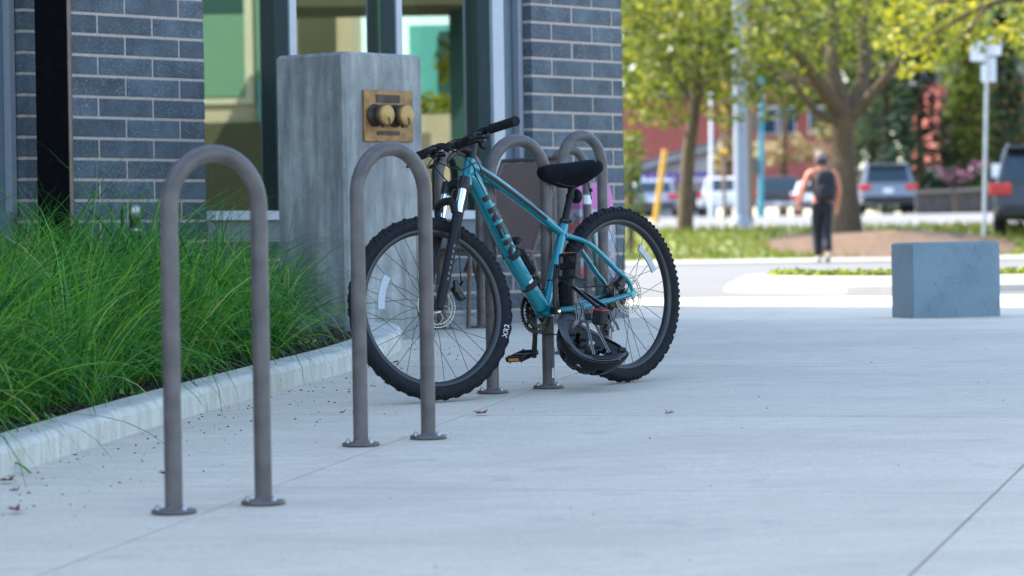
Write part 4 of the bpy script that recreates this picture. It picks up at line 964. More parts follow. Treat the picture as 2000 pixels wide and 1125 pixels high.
for i in range(430):
    if i < 330:
        y = rnd(8.0, 16); c0 = V((kx(max(4.1, y), 0)+abs(random.gauss(0, .28))+.01, y, 0)); s_ = rnd(.0012, .0048)
    else:
        y = rnd(7.5, 17); c0 = V((rnd(-.15*y, .15*y), y, 0)); s_ = rnd(.0010, .0032)
        if c0.x < kx(max(4.1, min(y, 16.6)), 0): continue
    c0.z = G(c0.y)+s_*.4
    mb.box(c0, (s_*rnd(.8, 2.4), s_*rnd(.7, 1.4), s_*.7), M.Rotation(rnd(0, 6), 3, 'Z'))
mb.build('grit', 'crumb', label='dark specks of grit and plant litter strewn over the pavement', cat='litter', kind='stuff')

# ------------------------------------------------------------------ kerbed island with ground cover
isl = [(1.72, 27.6), (1.70, 26.9), (1.95, 26.0), (2.5, 25.3), (3.4, 25.0), (5.0, 25.2), (9.0, 26.4), (9.0, 30.5), (5.0, 29.8), (3.2, 29.3), (2.2, 28.6)]
isc = [V((x, y, 0)) for x, y in isl]; cen = V((4.4, 27.4, 0))
def island_ring(k, z): return [V((p_.x+(cen-p_).normalized().x*k, p_.y+(cen-p_).normalized().y*k, G(p_.y)+z)) for p_ in isc]
mb = MB(); mb.loft([island_ring(0, -.03), island_ring(.05, .04), island_ring(.20, .105), island_ring(.30, .115), island_ring(.42, .115), island_ring(.43, .05)], False, False); mb.build('island_kerb', 'kerb_far', kind='structure')
MB().add(island_ring(.42, .09), [tuple(range(11))]).build('island_bed', 'soil', kind='structure')
mb = MB()
for i in range(170):
    a = random.random()**1.5; x = 2.12+a*6.4; y = rnd(26.0, 27.0)+max(0, (x-5)*.3)+max(0, 2.7-x)*1.1
    leaves(mb, (x, y, G(y)+.115), (.10, .10, .04), 26, .026, 0, 1, shell=0)
mb.build('ground_cover', 'leaf_cover', label='low yellow-green ground cover inside the kerbed island', cat='ground cover', kind='stuff')

# ------------------------------------------------------------------ grass bank and mulch before the road
strip('grass_bank', 'lawn', -40, 60, [57, 59, 62, 66, 67.6], .0, 12)
vs = []; n = 26
for i in range(n):
    a = 2*math.pi*i/n; x = 6.9+2.3*math.cos(a)*(1+.08*math.sin(3*a)); y = 61.0+4.4*math.sin(a); vs.append((x, y))
rings = [[V((7.0+(x-7.0)*k, 61.0+(y-61.0)*k, G(61.0+(y-61.0)*k)+.01+.30*(1-k)**1.3)) for x, y in vs] for k in (1, .8, .6, .4, .2, .02)]
MB().loft(rings, False).build('mulch_bank', 'mulch', kind='structure')
mb = MB()
for _ in range(13000):
    x = rnd(-6, 22); y = rnd(57.2, 67.2)
    if ((x-6.9)/2.2)**2+((y-61.0)/4.2)**2 < 1 and random.random() < .93: continue
    L = rnd(.06, .18); a = rnd(0, 6.28); p0 = V((x, y, G(y))); mb.cur = random.random()
    mb.add([p0-V((.02, 0, 0)), p0+V((.02, 0, 0)), p0+V((.05*math.cos(a), .05*math.sin(a), L))], [(0, 1, 2)])
mb.build('bank_grass', 'turf', label='dry yellow-green grass on the bank below the street trees', cat='grass', kind='stuff')
strip('far_pavement', 'kerb_far', -40, 60, [54.6, 55, 57], .004, 12)

# ------------------------------------------------------------------ trees
def tree(name, base, limbs, crowns, mt, leaf, label, bark='bark', cat='tree'):
    root = empty(name, base, label=label, cat=cat); B = V(base)
    for i, (pts, rads) in enumerate(limbs):
        c_ = cr([V(p)-B for p in pts], 5); m = len(c_); k = len(rads)-1
        rr2 = [rads[min(k-1, int(j/(m-1)*k))]*(1-(j/(m-1)*k-min(k-1, int(j/(m-1)*k))))+rads[min(k, int(j/(m-1)*k)+1)]*(j/(m-1)*k-min(k-1, int(j/(m-1)*k))) for j in range(m)]
        MB().tube(c_, rr2, 10).build('trunk' if i == 0 else 'limb', bark, root)
    mb = MB()
    for c_, rad, n, lo, hi in crowns: leaves(mb, V(c_)-B, rad, n, leaf, lo, hi)
    mb.build('crown', mt, root); return root
def T(x, y, Y): return tuple(at(x, y, Y))
b2 = on(1655, 64.5, -.05)
crw = []
for x, y, dy, r, n in [(1400, 60, 2, 1.2, 300), (1470, 20, 1, 1.3, 330), (1480, 130, 1, 1.0, 260), (1540, 60, 2.5, 1.2, 300), (1560, 160, 2, .8, 150), (1600, -20, 1.5, 1.4, 300), (1640, 70, 2.5, .9, 150), (1690, 10, 2, 1.3, 260), (1740, 60, 2, .9, 200), (1780, 10, 1, 1.2, 260), (1520, 200, 2, .6, 120), (1440, 180, 2, .6, 120), (1600, 130, 3, .7, 110), (1700, 100, 3, .7, 90), (1580, 30, -2, .8, 150), (1500, 90, -2, .7, 140), (1640, 20, -2, .9, 170), (1700, 50, -1.5, .7, 120), (1560, 110, -1.5, .5, 70), (1620, 110, -1.5, .4, 40), (1740, 120, 1, .4, 50), (1550, -90, 0, 1.8, 500), (1700, -100, 0, 1.8, 500), (1420, -70, 0, 1.6, 420), (1620, -220, 0, 2.5, 500)]:
    crw.append((T(x, y, 64.5+dy), (r*1.15, r*1.3, r*.75), n, .0, .95))
tree('street_tree', b2, [([tuple(b2), T(1653, 380, 64.5), T(1650, 290, 64.5), T(1648, 215, 64.4)], [.32, .23, .20, .21]),
    ([T(1646, 225, 64.4), T(1600, 165, 64), T(1560, 110, 63.5), T(1500, 50, 63)], [.17, .13, .10, .05]), ([T(1650, 225, 64.4), T(1625, 130, 64.6), T(1630, 40, 65), T(1610, -80, 65)], [.19, .15, .12, .07]),
    ([T(1655, 225, 64.4), T(1690, 140, 65), T(1685, 40, 65.4), T(1720, -60, 66)], [.17, .12, .10, .05]), ([T(1660, 232, 64.4), T(1715, 170, 64.2), T(1765, 110, 64), T(1840, 60, 63.5)], [.13, .10, .07, .03]),
    ([T(1600, 165, 64), T(1540, 150, 64.6), T(1480, 120, 65)], [.08, .06, .03]), ([T(1640, 240, 64.4), T(1590, 215, 64), T(1545, 150, 63.5)], [.10, .08, .03]), ([T(1625, 130, 64.6), T(1580, 60, 65), T(1540, -20, 65)], [.08, .06, .03])],
    crw, 'leaf_tree', .085, 'large street tree with forked trunk and yellow-green crown behind the walker')
b1 = on(1338, 66, -.05)
crw = []
for x, y, dy, r, n in [(1240, 40, 0, 1.0, 420), (1290, 10, 1, 1.0, 420), (1260, 130, -1, .8, 330), (1340, 60, -1, 1.1, 420), (1310, 150, 1, .8, 300), (1380, 130, 0, .8, 280), (1250, 210, 1, .5, 190), (1300, 215, -1, .5, 150), (1390, 200, 1, .45, 110), (1350, -40, 0, 1.6, 420), (1240, -50, 0, 1.4, 360), (1225, 270, 1, .3, 90), (1420, 230, 1, .3, 70)]:
    crw.append((T(x, y, 66+dy), (r*1.1, r*1.2, r*.75), n, .1, 1.0))
tree('street_tree', b1, [([tuple(b1), T(1340, 380, 66), T(1346, 290, 66), T(1358, 205, 66), T(1362, 130, 66)], [.17, .145, .13, .11, .08]),
    ([T(1356, 215, 66), T(1320, 150, 66.4), T(1285, 90, 66.8), T(1240, 40, 67)], [.08, .06, .05, .02]), ([T(1360, 150, 66), T(1370, 60, 66), T(1350, -40, 66)], [.07, .05, .03]), ([T(1358, 190, 66), T(1400, 140, 65.6), T(1440, 100, 65.3)], [.06, .04, .02])],
    crw, 'leaf_tree', .085, 'slim street tree left of the grey pole, trunk beside the white pickup')
by = on(2230, 47, 0)
crw = [(T(x, y, 47+dy), (r*1.2, r*1.2, r*.7), n, lo, 1.0) for x, y, dy, r, n, lo in [(1760, 20, 0, .34, 70, .3), (1750, 80, .4, .30, 60, .4), (1800, 120, -.3, .26, 55, .4), (1770, 140, 0, .16, 26, .5), (1850, 30, .5, .5, 110, .2), (1900, 70, 0, .35, 60, .2), (1960, 20, .6, .6, 120, .2), (1880, -40, 0, .7, 150, .2), (1990, 70, -.5, .4, 60, .3), (1830, 75, .4, .28, 50, .3), (1760, -40, 0, .5, 90, .2), (2140, -90, 0, 1.1, 330, .1), (2060, -40, .3, .8, 200, .1), (2230, -30, 0, 1.0, 280, .1), (2100, -220, 0, 1.2, 300, .1)]]
tree('yellow_tree', by, [([tuple(by), T(2225, 300, 47), T(2200, 80, 47), T(2140, -80, 47)], [.2, .17, .14, .08]), ([T(2200, 60, 47), T(2050, -10, 47), T(1930, 10, 47), T(1860, 45, 47), T(1800, 80, 47)], [.09, .06, .04, .025, .012]), ([T(2000, 0, 47), T(1920, -5, 47.2), T(1830, 5, 47.3), T(1770, 20, 47)], [.045, .035, .022, .01]), ([T(1930, 10, 47), T(1890, 60, 46.8), T(1850, 100, 46.6)], [.03, .02, .008])],
    crw, 'leaf_yellow', .075, 'bright yellow-leaved branch reaching in from a tree at the right edge')
def conifer(x, Y, ytop, rad, mt, label, n=1700, leaf=.22, name='conifer', zlo=.25):
    b = on(x, Y, -.1); top = at(x, ytop, Y); h = top.z-b.z; root = empty(name, b, label=label, cat='tree')
    MB().tube([(0, 0, 0), (0, 0, h*.9)], [rad*.11, .03], 8).build('trunk', 'bark', root); mb = MB()
    for _ in range(n):
        t = random.random()**1.3; z = h*(zlo+(1-zlo)*t) if zlo < .2 else h*(.03+.97*t); r = rad*(1-t)**.75*math.sqrt(rnd(.15, 1))*rnd(.75, 1.1); a = rnd(0, 6.283)
        p0 = V((r*math.cos(a), r*math.sin(a), z)); d = V((math.cos(a), math.sin(a), -.35)).normalized(); s_ = V((-math.sin(a), math.cos(a), rnd(-.3, .3))); L = leaf*rnd(.7, 1.7); mb.cur = random.random()
        mb.add([p0-d*L*.4, p0+s_*L*.4, p0+d*L, p0-s_*L*.4], [(0, 1, 2, 3)])
    mb.build('crown', mt, root); return root
conifer(1735, 131, -60, 2.4, 'leaf_conifer', 'dark conifer behind the grey estate car, nearer the forked tree', 3000); conifer(1800, 127, 60, 2.0, 'leaf_conifer', 'dark conifer directly right of the grey estate car', 2400); conifer(1870, 133, 150, 1.6, 'leaf_conifer', 'short dark conifer left of the street sign post', 1400)
conifer(1893, 128, 40, 1.7, 'leaf_green', 'light green conifer right of the dark conifers, left of the sign post', 2600, .2); conifer(1960, 131, 20, 1.9, 'leaf_conifer', 'dark conifer behind the street sign post at right', 2400)
def bushtree(x, Y, cl, mt, leaf, label, name='broadleaf_tree', tt=220):
    b = on(x, Y, -.1); return tree(name, b, [([tuple(b), T(x, (tt+450)/2, Y), T(x+4, tt, Y)], [.25, .2, .1] if tt < 300 else [.06, .05, .03])], [(T(cx, cy, Y+dy), (r*1.1, r, r*.8), n, 0, 1) for cx, cy, dy, r, n in cl], mt, leaf, label)
bushtree(1940, 136, [(1880, 130, 0, 1.3, 220), (1930, 200, 1, 1.4, 260), (1990, 150, 0, 1.6, 280), (1970, 270, 0, 1.0, 160), (1900, 280, 1, .7, 110), (2010, 240, 0, 1.2, 180), (1950, 60, 0, 1.8, 300)], 'leaf_green', .22, 'light green tree in front of the red building at right')
bushtree(1530, 162, [(1500, 300, 0, .9, 200), (1545, 290, 1, 1.0, 220), (1590, 300, 0, .8, 180), (1615, 260, 1, .8, 150), (1470, 310, 0, .6, 110), (1640, 310, 0, .7, 140)], 'leaf_tan', .16, 'cream and tan flowering shrub behind the walker', 'flowering_shrub')
bushtree(1422, 160, [(1412, 305, 0, .65, 160), (1425, 280, 0, .5, 110), (1408, 325, 0, .5, 100)], 'leaf_tan', .15, 'tan shrub beside the grey pole, right of the purple sign', 'shrub')
bushtree(1232, 60, [(1228, 330, 0, .28, 220), (1234, 300, .2, .25, 180), (1230, 280, 0, .2, 120), (1226, 355, 0, .25, 160), (1228, 390, 0, .3, 200), (1226, 420, 0, .3, 200)], 'leaf_green', .05, 'dark green shrub at the edge of the brick column', 'shrub', 330)
bushtree(1640, 168, [(1250, 120, 0, 2.5, 360), (1330, 60, 0, 3, 420), (1430, 120, 0, 2.8, 420), (1530, 60, 0, 3.0, 420), (1560, 170, 0, 1.6, 240), (1640, 120, 0, 2.6, 420), (1740, 60, 0, 3, 420), (1660, 230, 0, 1.8, 300), (1840, 40, 0, 3.2, 400), (1960, 0, 0, 3.2, 400), (1300, -40, 0, 3, 300), (1480, -50, 0, 3.5, 300), (1680, -60, 0, 3.5, 300), (1860, -80, 0, 3.5, 300)], 'leaf_green', .32, 'broad olive tree canopy far behind the street trees')
mb = MB()
for _ in range(15000):
    px_ = rnd(200, 3400); p0 = at(px_, 360-random.random()**.8*(470+70*math.sin(px_*.011)+50*math.sin(px_*.027+1)+rnd(-40, 40)), rnd(204, 222)); a = V((rnd(-1, 1), rnd(-1, 1), rnd(-1, 1))).normalized(); b = a.cross(V((rnd(-1, 1), rnd(-1, 1), rnd(-1, 1)))).normalized(); k = rnd(.45, 1.0); mb.cur = random.random()**1.5
    mb.add([p0-a*k, p0+b*k*.6, p0+a*k, p0-b*k*.6], [(0, 1, 2, 3)])
mb.build('far_wood', 'leaf_green', label='green mass of distant trees behind the red buildings', cat='woodland', kind='stuff')
mb = MB()
for x, y in ((1840, 335), (1850, 345), (1862, 338), (1895, 338), (1905, 330), (1880, 345)): leaves(mb, at(x, y, 119), (.35, .3, .28), 60, .09, 0, 1, shell=0)
q = on(1870, 119); mb.v = [(x-q.x, y-q.y, z-q.z) for x, y, z in mb.v]; fo = mb.build('flower_bush', 'flower', label='pink flowering bush above the low wooden wall', cat='bush'); fo.location = q
MB().tube([(0, 0, 0), (-.1, 0, .8), (-.2, 0, 1.2)], [.08, .06, .03], 8).build('stem', 'bark', fo)

# ------------------------------------------------------------------ buildings across the road
def slabpx(name, mt, pts, Y, th, parent=None, **k):       # wall panel of given outline at depth Y
    P = [at(x, y, Y) for x, y in pts]; Pb = [p_+V((0, th, 0)) for p_ in P]; n = len(P)
    return MB().add(P+Pb, [tuple(range(n)), tuple(range(2*n-1, n-1, -1))] + [((i+1) % n, i, n+i, n+(i+1) % n) for i in range(n)]).build(name, mt, parent, **k)
st_b = empty('shop_building', (0, 0, 0), label='white-walled shop with purple sign band and grey sloping roof', cat='building')
slabpx('wall', 'pale_wall', [(1215, 425), (1400, 425), (1400, 292), (1215, 348)], 175, 8, st_b); slabpx('roof', 'grey_roof', [(1200, 352), (1408, 292), (1408, 270), (1200, 330)], 174.2, 10, st_b)
slabpx('roof_edge', 'pale_wall', [(1200, 345), (1408, 285), (1408, 281), (1200, 341)], 174.0, .2, st_b)
sg = slabpx('sign_band', 'purple', [(1236, 362), (1392, 358), (1392, 336), (1236, 340)], 173.8, .3, st_b)
for i, (a_, b_) in enumerate(((1252, 1262), (1270, 1276), (1282, 1294), (1298, 1306), (1312, 1318), (1356, 1362), (1366, 1374), (1378, 1384))): slabpx('letter', 'white_paint', [(a_, 357), (b_, 357), (b_, 345), (a_, 345)], 173.75, .04, sg)
for a_, b_ in ((1225, 1260), (1268, 1300), (1310, 1345), (1352, 1390)): w = slabpx('window', 'grey_roof', [(a_, 415), (b_, 415), (b_, 372), (a_, 372)], 174.85, .1, st_b); slabpx('pane', 'blue_glass', [(a_+2, 413), (b_-2, 413), (b_-2, 374), (a_+2, 374)], 174.8, .04, w)
rb = empty('red_building', (0, 0, 0), label='large red building rising behind the white shop at left', cat='building'); slabpx('wall', 'red_wall', [(1190, 400), (1440, 400), (1440, 190), (1190, 190)], 190, 10, rb); slabpx('roof', 'grey_roof', [(1185, 190), (1445, 190), (1445, 180), (1185, 180)], 189.5, 11, rb)
mb_ = empty('red_building', (0, 0, 0), label='red building with blue windows seen between the pole and the walker', cat='building'); slabpx('wall', 'red_wall', [(1446, 400), (1640, 400), (1640, 170), (1446, 170)], 190, 10, mb_)
slabpx('roof', 'grey_roof', [(1446, 170), (1644, 170), (1644, 160), (1446, 160)], 189.5, 11, mb_)
for a_, b_ in ((1492, 1515), (1524, 1552), (1582, 1606)): w = slabpx('window', 'white_paint', [(a_-3, 263), (b_+3, 263), (b_+3, 208), (a_-3, 208)], 189.8, .2, mb_); slabpx('pane', 'blue_glass', [(a_, 260), (b_, 260), (b_, 211), (a_, 211)], 189.7, .05, w)
rr_b = empty('red_building', (0, 0, 0), label='red house wall at right behind the light green tree and sign post', cat='building'); slabpx('wall', 'red_wall', [(1835, 325), (2080, 325), (2080, 150), (1835, 150)], 148, 10, rr_b); slabpx('ground_floor', 'grey_roof', [(1835, 410), (2080, 410), (2080, 325), (1835, 325)], 147.9, 10, rr_b)
slabpx('roof', 'grey_roof', [(1820, 152), (2090, 152), (2060, 120), (1850, 120)], 147.5, 11, rr_b)
for a_, b_ in ((1860, 1880), (1955, 1980)): w = slabpx('window', 'white_paint', [(a_-3, 283), (b_+3, 283), (b_+3, 228), (a_-3, 228)], 147.8, .15, rr_b); slabpx('pane', 'blue_glass', [(a_, 280), (b_, 280), (b_, 231), (a_, 231)], 147.7, .05, w)
slabpx('notice_board', 'white_paint', [(1937, 346), (1956, 346), (1956, 320), (1937, 320)], 126, .1, label='white notice board against the red house at right', cat='sign')
wd = empty('wooden_wall', on(1860, 121), label='low weathered wooden retaining wall right of the grey estate car', cat='wall'); WO = wd.location
for i in range(16):
    x0 = 1788+i*13; y0 = 372-i*.7; o = slabpx('plank', 'wood_wall', [(x0, 421), (x0+12.4, 421), (x0+12.4, y0), (x0, y0)], 121+rnd(0, .04), .12, None); o.parent = wd; o.location = -WO
o = slabpx('cap', 'wood_cap', [(1786, 372), (1998, 361), (1998, 368), (1786, 379)], 120.9, .3); o.parent = wd; o.location = -WO

# ------------------------------------------------------------------ poles and signs
def pole(name, x, Y, ytop, r0_, r1, mt, label, cat='pole', lean=0.0):
    b = on(x, Y, -.05); t = at(x+lean, ytop, Y); return MB().tube([V((0, 0, 0)), (t-b)*.5, t-b], [r0_, (r0_+r1)/2, r1], 14).build(name, mt, label=label, cat=cat), b
p, b = pole('utility_pole', 1449, 76, -200, .165, .13, 'pole_grey', 'tall pale grey steel pole between the white and dark pickups', lean=-8); p.location = b; MB().lathe([(0, 0), (.24, 0), (.24, .05), (.17, .30), (.16, .32)], n=14).build('base_cover', 'pole_grey', p); MB().bbox((0, -.17, 2.4), (.16, .04, .3), .01).build('plate', 'pole_grey', p)
p, b = pole('wood_pole', 1463, 84, -150, .12, .10, 'pole_wood', 'brown wooden pole just behind the tall grey pole'); p.location = b
MB().box((0, -.1, 5.4), (1.6, .1, .1)).build('crossarm', 'pole_wood', p)
p, b = pole('lamp_pole', 1389, 120, 150, .07, .05, 'white_paint', 'thin white pole in front of the white shop'); p.location = b; MB().bbox((0, -.2, 4.85), (.2, .5, .1), .02).build('lamp_head', 'galv', p)
p, b = pole('guy_guard', 1280, 97, 292, .08, .08, 'yellow', 'leaning yellow guard tube in front of the silver car', lean=19); p.location = b; MB().lathe([(0, 0), (.16, 0), (.16, .1), (.11, .12)], n=12).build('base', 'yellow', p)
p, b = pole('signal_pole', 1487, 112, 150, .10, .09, 'pole_teal', 'teal traffic signal pole above the dark pickup'); p.location = b
for z in (1.75, 3.2): MB().bbox((-.28, -.1, z), (.38, .28, .55), .05).build('signal_box', 'car_dark', p)
ts_ = empty('traffic_signal', on(1417, 105), label='yellow traffic signal heads on a pole left of the tall grey pole', cat='traffic signal'); TB = ts_.location
MB().tube([(0, .15, 0), (0, .15, 5.2)], .06, 10).build('post', 'pole_wood', ts_)
for y in (297, 248, 213, 170):
    c0 = at(1416, y, 105)-TB; hd2 = MB().bbox(c0, (.26, .2, .30), .04).build('signal_head', 'trim_black', ts_); MB().lathe([(0, .0), (.12, 0), (.12, .03), (0, .05)], c0-V((0, .1, 0)), M.Rotation(R_(90), 3, 'X'), 16).build('lens', 'yellow', hd2)
sgp = empty('street_sign', on(1922, 62.5), label='galvanised sign post with pale sign blades on the bank at right', cat='street sign'); SB = sgp.location
t_ = at(1928, 80, 62.5)-SB; MB().tube([(0, 0, -.05), t_*.5, t_], .035, 10).build('post', 'galv', sgp)
for (x0, x1, y0, y1, dy, rz) in ((1893, 1924, 82, 120, -.05, .35), (1930, 1957, 72, 108, .05, -.5), (1915, 1927, 128, 160, -.06, .2), (1930, 1946, 112, 160, .04, -.3)):
    c0 = at((x0+x1)/2, (y0+y1)/2, 62.5)-SB; MB().bbox(c0+V((0, dy, 0)), ((x1-x0)/105, .012, (y1-y0)/105), .004, M.Rotation(rz, 3, 'Z')).build('sign_blade', 'plate', sgp)

# ------------------------------------------------------------------ vehicles (local y forward from the rear bumper)
def side_solid(prof, wf_):
    n = len(prof); vs = [V((-wf_(z), y, z)) for y, z in prof] + [V((wf_(z), y, z)) for y, z in prof]
    return vs, [tuple(range(n)), tuple(range(2*n-1, n-1, -1))] + [((i+1) % n, i, n+i, n+(i+1) % n) for i in range(n)]
def bevel(o, w_=.05): b_ = o.modifiers.new('b', 'BEVEL'); b_.width = w_; b_.segments = 2; b_.limit_method = 'ANGLE'; b_.angle_limit = R_(25); return o
def car(kind, loc, rz, paint, label, back=False):
    root = empty('parked_car' if kind != 'pickup' else 'pickup_truck', loc, rz, label=label, cat='car' if kind != 'pickup' else 'truck', group='vehicles parked along the road')
    wd_ = .93 if kind != 'pickup' else .98; lo_ = lambda z: wd_ - .05*abs(z-.7)
    if kind == 'suv':
        body = [(.02, .42), (.0, .62), (.05, 1.02), (3.6, 1.02), (4.45, .92), (4.65, .70), (4.62, .36), (.1, .34)]; cab = [(.06, 1.0), (.34, 1.66), (.6, 1.71), (2.4, 1.70), (2.9, 1.60), (3.62, 1.0)]; ax = (.85, 3.7); zr = .36
    elif kind == 'hatch':
        body = [(.02, .38), (.0, .58), (.06, .92), (3.1, .92), (4.1, .80), (4.3, .60), (4.28, .32), (.1, .30)]; cab = [(.08, .90), (.42, 1.42), (.7, 1.48), (2.0, 1.47), (2.4, 1.40), (3.12, .9)]; ax = (.75, 3.4); zr = .32
    else:
        body = [(.0, .55), (.0, 1.10), (1.95, 1.12), (1.95, 1.12), (4.2, 1.12), (5.3, 1.05), (5.45, .85), (5.42, .45), (.1, .48)]; cab = [(1.95, 1.10), (2.05, 1.78), (2.3, 1.83), (3.4, 1.82), (3.7, 1.75), (4.3, 1.10)]; ax = (1.1, 4.4); zr = .39
    vs, fs = side_solid(body, lo_); bevel(MB().add(vs, fs).build('body', paint, root), .07)
    zc = cab[0][1]; zt = max(z for _, z in cab); cwf = lambda z: wd_-.04 - .17*(z-zc)/(zt-zc)
    vs, fs = side_solid(cab, cwf); cb = bevel(MB().add(vs, fs).build('cabin', paint, root), .06)
    (ya, za), (yb, zb) = cab[0], cab[1]; nrm = V((0, -(zb-za), (yb-ya))).normalized()
    def back(t, sx): z = za+(zb-za)*t; return V((sx*cwf(z), ya+(yb-ya)*t, z)) + nrm*.008
    MB().add([back(.14, -.84), back(.14, .84), back(.92, .84), back(.92, -.84)], [(0, 1, 2, 3)]).build('rear_window', 'car_glass', cb)
    y0_, y1_ = cab[1][0]+.25, cab[-1][0]-.55
    for s in (-1, 1):
        zz0, zz1 = zc+.08, zt-.12; sw = MB()
        for a_, b_ in ((y0_-.12, y0_+(y1_-y0_)*.36), (y0_+(y1_-y0_)*.40, y0_+(y1_-y0_)*.72), (y0_+(y1_-y0_)*.76, y1_+.1)):
            w_ = MB().add([V((s*(cwf(zz0)+.006), a_, zz0)), V((s*(cwf(zz0)+.006), b_, zz0)), V((s*(cwf(zz1)+.006), b_-(.25 if b_ > y1_ else 0), zz1)), V((s*(cwf(zz1)+.006), a_+.08, zz1))], [(0, 1, 2, 3)]).build('side_window', 'car_glass', cb)
        zl = .98 if kind == 'pickup' else (.92 if kind == 'suv' else .80)
        MB().bbox((s*(wd_-.13), .0, zl), (.22 if kind == 'pickup' else .42, .06, .30 if kind == 'pickup' else .22), .02).build('tail_light', 'lamp_red', root)
        for a_ in ax:
            wl = MB().lathe([(0, -.11), (zr*.6, -.11), (zr*.93, -.10), (zr, -.06), (zr, .06), (zr*.93, .10), (zr*.6, .11), (0, .11)], (s*(wd_-.10), a_, zr), M.Rotation(R_(90), 3, 'Y'), 24).build('wheel', 'rubber', root)
            MB().lathe([(0, .0), (zr*.6, .0), (zr*.62, -.03)], (s*(wd_-.10+.115), a_, zr), M.Rotation(R_(90*s), 3, 'Y'), 16).build('rim', 'alloy', wl)
        MB().bbox((s*(wd_+.06), cab[-1][0]-.65, zc+.10), (.16, .12, .14), .03).build('wing_mirror', paint, root)
    MB().bbox((0, -.05, .50 if kind != 'pickup' else .56), (wd_*1.9, .14, .20), .04).build('bumper', 'trim_black' if kind != 'pickup' else 'alloy', root)
    MB().bbox((0, -.02 if kind != 'pickup' else -.125, .80 if kind == 'suv' else (.66 if kind == 'hatch' else .57)), (.34, .02, .17), .005).build('licence_plate', 'plate', root)
    if kind == 'pickup': MB().bbox((0, -.012, .86), (1.5, .02, .42), .02).build('tailgate', paint, root); MB().box((0, 1.0, 1.105), (1.6, 1.7, .02)).build('bed', 'trim_black', root)
    if kind == 'suv':
        MB().bbox((0, .28, 1.70), (1.4, .34, .05), .02).build('spoiler', paint, root)
        for s in (-1, 1): MB().tube([(s*.66, .7, 1.72), (s*.66, .75, 1.77), (s*.66, 2.5, 1.77), (s*.66, 2.6, 1.70)], .02, 8).build('roof_rail', 'alloy', root)
    return root
car('hatch', on(1276, 130), R_(-7), 'car_silver', 'silver hatchback parked behind the leaning yellow guard tube')
car('pickup', on(1406, 149), R_(-9), 'car_white', 'white pickup truck parked left of the tall grey pole')
car('pickup', on(1520, 150), R_(-7), 'car_black', 'dark pickup truck parked between the grey pole and the walker')
car('suv', on(1737, 115), R_(-2), 'car_grey', 'grey estate car parked right of the forked tree trunk')
car('hatch', on(1592, 146), R_(-6), 'car_white', 'white car mostly hidden behind the walker and tree trunk')
car('suv', on(2040, 62.6), R_(-9), 'car_black', 'black off-road car cut off by the right edge of the picture')
car('hatch', on(1216, 132), R_(-8), 'car_dark', 'dark car mostly hidden behind the brick column edge')

# ------------------------------------------------------------------ person walking away
pb = on(1607, 53.4); per = empty('person', pb, R_(4), label='person walking away in black vest and dark trousers', cat='person')
def skin(name, verts, edges, mt, parent, sub=2, root=0):
    me_ = bpy.data.meshes.new(name); me_.from_pydata([v[:3] for v in verts], edges, []); o = link(name, me_, mt, parent)
    o.modifiers.new('skin', 'SKIN'); me_.skin_vertices.new() if len(me_.skin_vertices) == 0 else None
    for i, v in enumerate(verts):
        r = v[3]; sv = me_.skin_vertices[0].data[i]; sv.radius = (r, v[4] if len(v) > 4 else r); sv.use_root = (i == root)
    ss = o.modifiers.new('s', 'SUBSURF'); ss.levels = sub; ss.render_levels = sub
    return o
bv = [(0, 0, .94, .15, .11), (0, 0, 1.12, .145, .10), (0, 0, 1.30, .165, .11), (0, -.005, 1.42, .12, .09), (0, .0, 1.50, .058), (0, .015, 1.56, .062), (0, .02, 1.64, .082, .095), (0, .015, 1.71, .055, .065)]
be = [(i, i+1) for i in range(7)]
def limb(pts, at_):
    n = len(bv); bv.extend(pts); be.append((at_, n)); be.extend((n+i, n+i+1) for i in range(len(pts)-1)); return n+len(pts)-1
la = limb([(-.20, 0, 1.42, .066), (-.27, -.02, 1.24, .055), (-.315, -.03, 1.12, .047), (-.345, .03, .99, .042), (-.36, .07, .90, .030), (-.365, .08, .86, .032, .018)], 3)
ra = limb([(.20, 0, 1.42, .066), (.25, -.03, 1.24, .055), (.265, -.04, 1.12, .047), (.255, .0, .99, .042), (.25, .03, .88, .030), (.25, .04, .84, .032, .018)], 3)
for h, s in ((la, -1), (ra, 1)):
    x, y, z = bv[h][:3]
    for k in range(4): limb([(x+.004*s, y-.026+.017*k, z-.045, .0085), (x-.004*s, y-.024+.017*k, z-.075+.006*abs(k-1.5), .008), (x-.014*s, y-.02+.016*k, z-.095+.008*abs(k-1.5), .007)], h)
    limb([(x-.012*s, y+.036, z-.02, .010), (x-.02*s, y+.045, z-.05, .008)], h)
ll = limb([(-.085, 0, .86, .085), (-.075, .09, .48, .056), (-.06, .02, .10, .038), (-.06, .10, .05, .034)], 0); rl = limb([(.085, 0, .86, .085), (.06, -.02, .48, .056), (.045, -.25, .14, .038), (.045, -.18, .06, .034)], 0)
skin('body', bv, be, 'skin', per)
skin('trousers', [(0, 0, 1.0, .165, .125), (0, 0, .92, .168, .13), (-.085, 0, .84, .108), (-.075, .09, .48, .088), (-.06, .02, .09, .082), (.085, 0, .84, .108), (.06, -.02, .48, .088), (.045, -.24, .15, .082)], [(0, 1), (1, 2), (2, 3), (3, 4), (1, 5), (5, 6), (6, 7)], 'cloth_black', per)
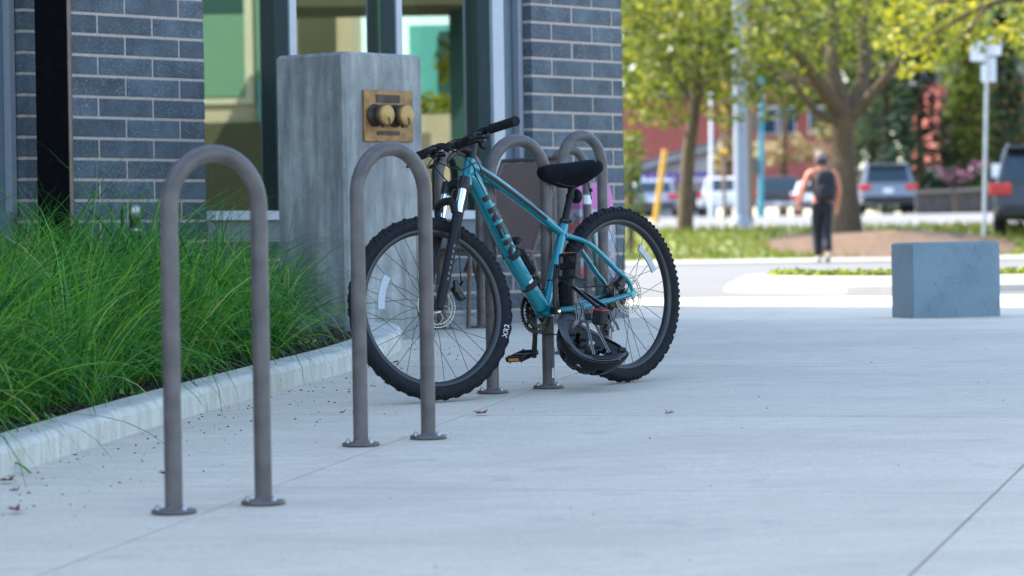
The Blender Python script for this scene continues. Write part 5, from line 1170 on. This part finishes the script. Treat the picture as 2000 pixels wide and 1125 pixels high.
skin('vest', [(0, 0, .98, .162, .125), (0, 0, 1.12, .160, .115), (0, 0, 1.30, .176, .125), (0, -.005, 1.40, .13, .10)], [(0, 1), (1, 2), (2, 3)], 'cloth_black', per)
for (x, y, z, t) in ((-.06, .05, .045, 0), (.045, -.22, .075, -.5)):
    mb = MB(); rot = M.Rotation(t, 3, 'X')
    mb.loft([[V((x, y, z))+rot @ V((hw*math.cos(a), yy, max(-.04, hh*math.sin(a)-.01))) for a in [2*math.pi*i/12 for i in range(12)]] for yy, hw, hh in ((-.09, .02, .03), (-.07, .04, .055), (.0, .045, .06), (.10, .05, .045), (.16, .045, .03), (.18, .02, .018))]); mb.build('shoe', 'shoe', per)
mb = MB(); mb.lathe([(.088, -.01), (.100, .03), (.095, .075), (.07, .11), (.03, .13), (0, .133)], (0, .012, 1.62), None, 18); mb.build('hair', 'hair_grey', per); mb = MB(); mb.lathe([(.090, -.06), (.101, -.03), (.101, .02), (.092, .03)], (0, .008, 1.605), None, 18); mb.build('head_band', 'cap_dark', per)
for s in (-1, 1): MB().bbox((s*.092, .015, 1.60), (.02, .04, .055), .008).build('ear', 'skin', per)
bpk = empty('backpack', tuple(pb), R_(4), label='black backpack worn by the walking person', cat='backpack')
rg2 = lambda z, w_, d_: [V((.02+w_*math.copysign(abs(math.cos(a))**.6, math.cos(a)), -.20+d_*math.copysign(abs(math.sin(a))**.6, math.sin(a)), z)) for a in [2*math.pi*i/16 for i in range(16)]]
MB().loft([rg2(.96, .10, .05), rg2(.98, .155, .09), rg2(1.15, .17, .11), rg2(1.32, .165, .10), rg2(1.42, .13, .075), rg2(1.46, .06, .04)]).build('pack', 'backpack', bpk); MB().loft([[p_+V((0, -.10, 0)) for p_ in rg2(z, w_, d_)] for z, w_, d_ in ((1.0, .11, .03), (1.03, .12, .045), (1.18, .12, .045), (1.21, .10, .03))]).build('pocket', 'backpack', bpk)
for s in (-1, 1): MB().tube(cr([(s*.09, -.10, 1.40), (s*.12, -.02, 1.50), (s*.14, .10, 1.36), (s*.15, .06, 1.15), (s*.13, -.10, 1.05)], 5), .02, 8, flat=.35).build('shoulder_strap', 'backpack', bpk)
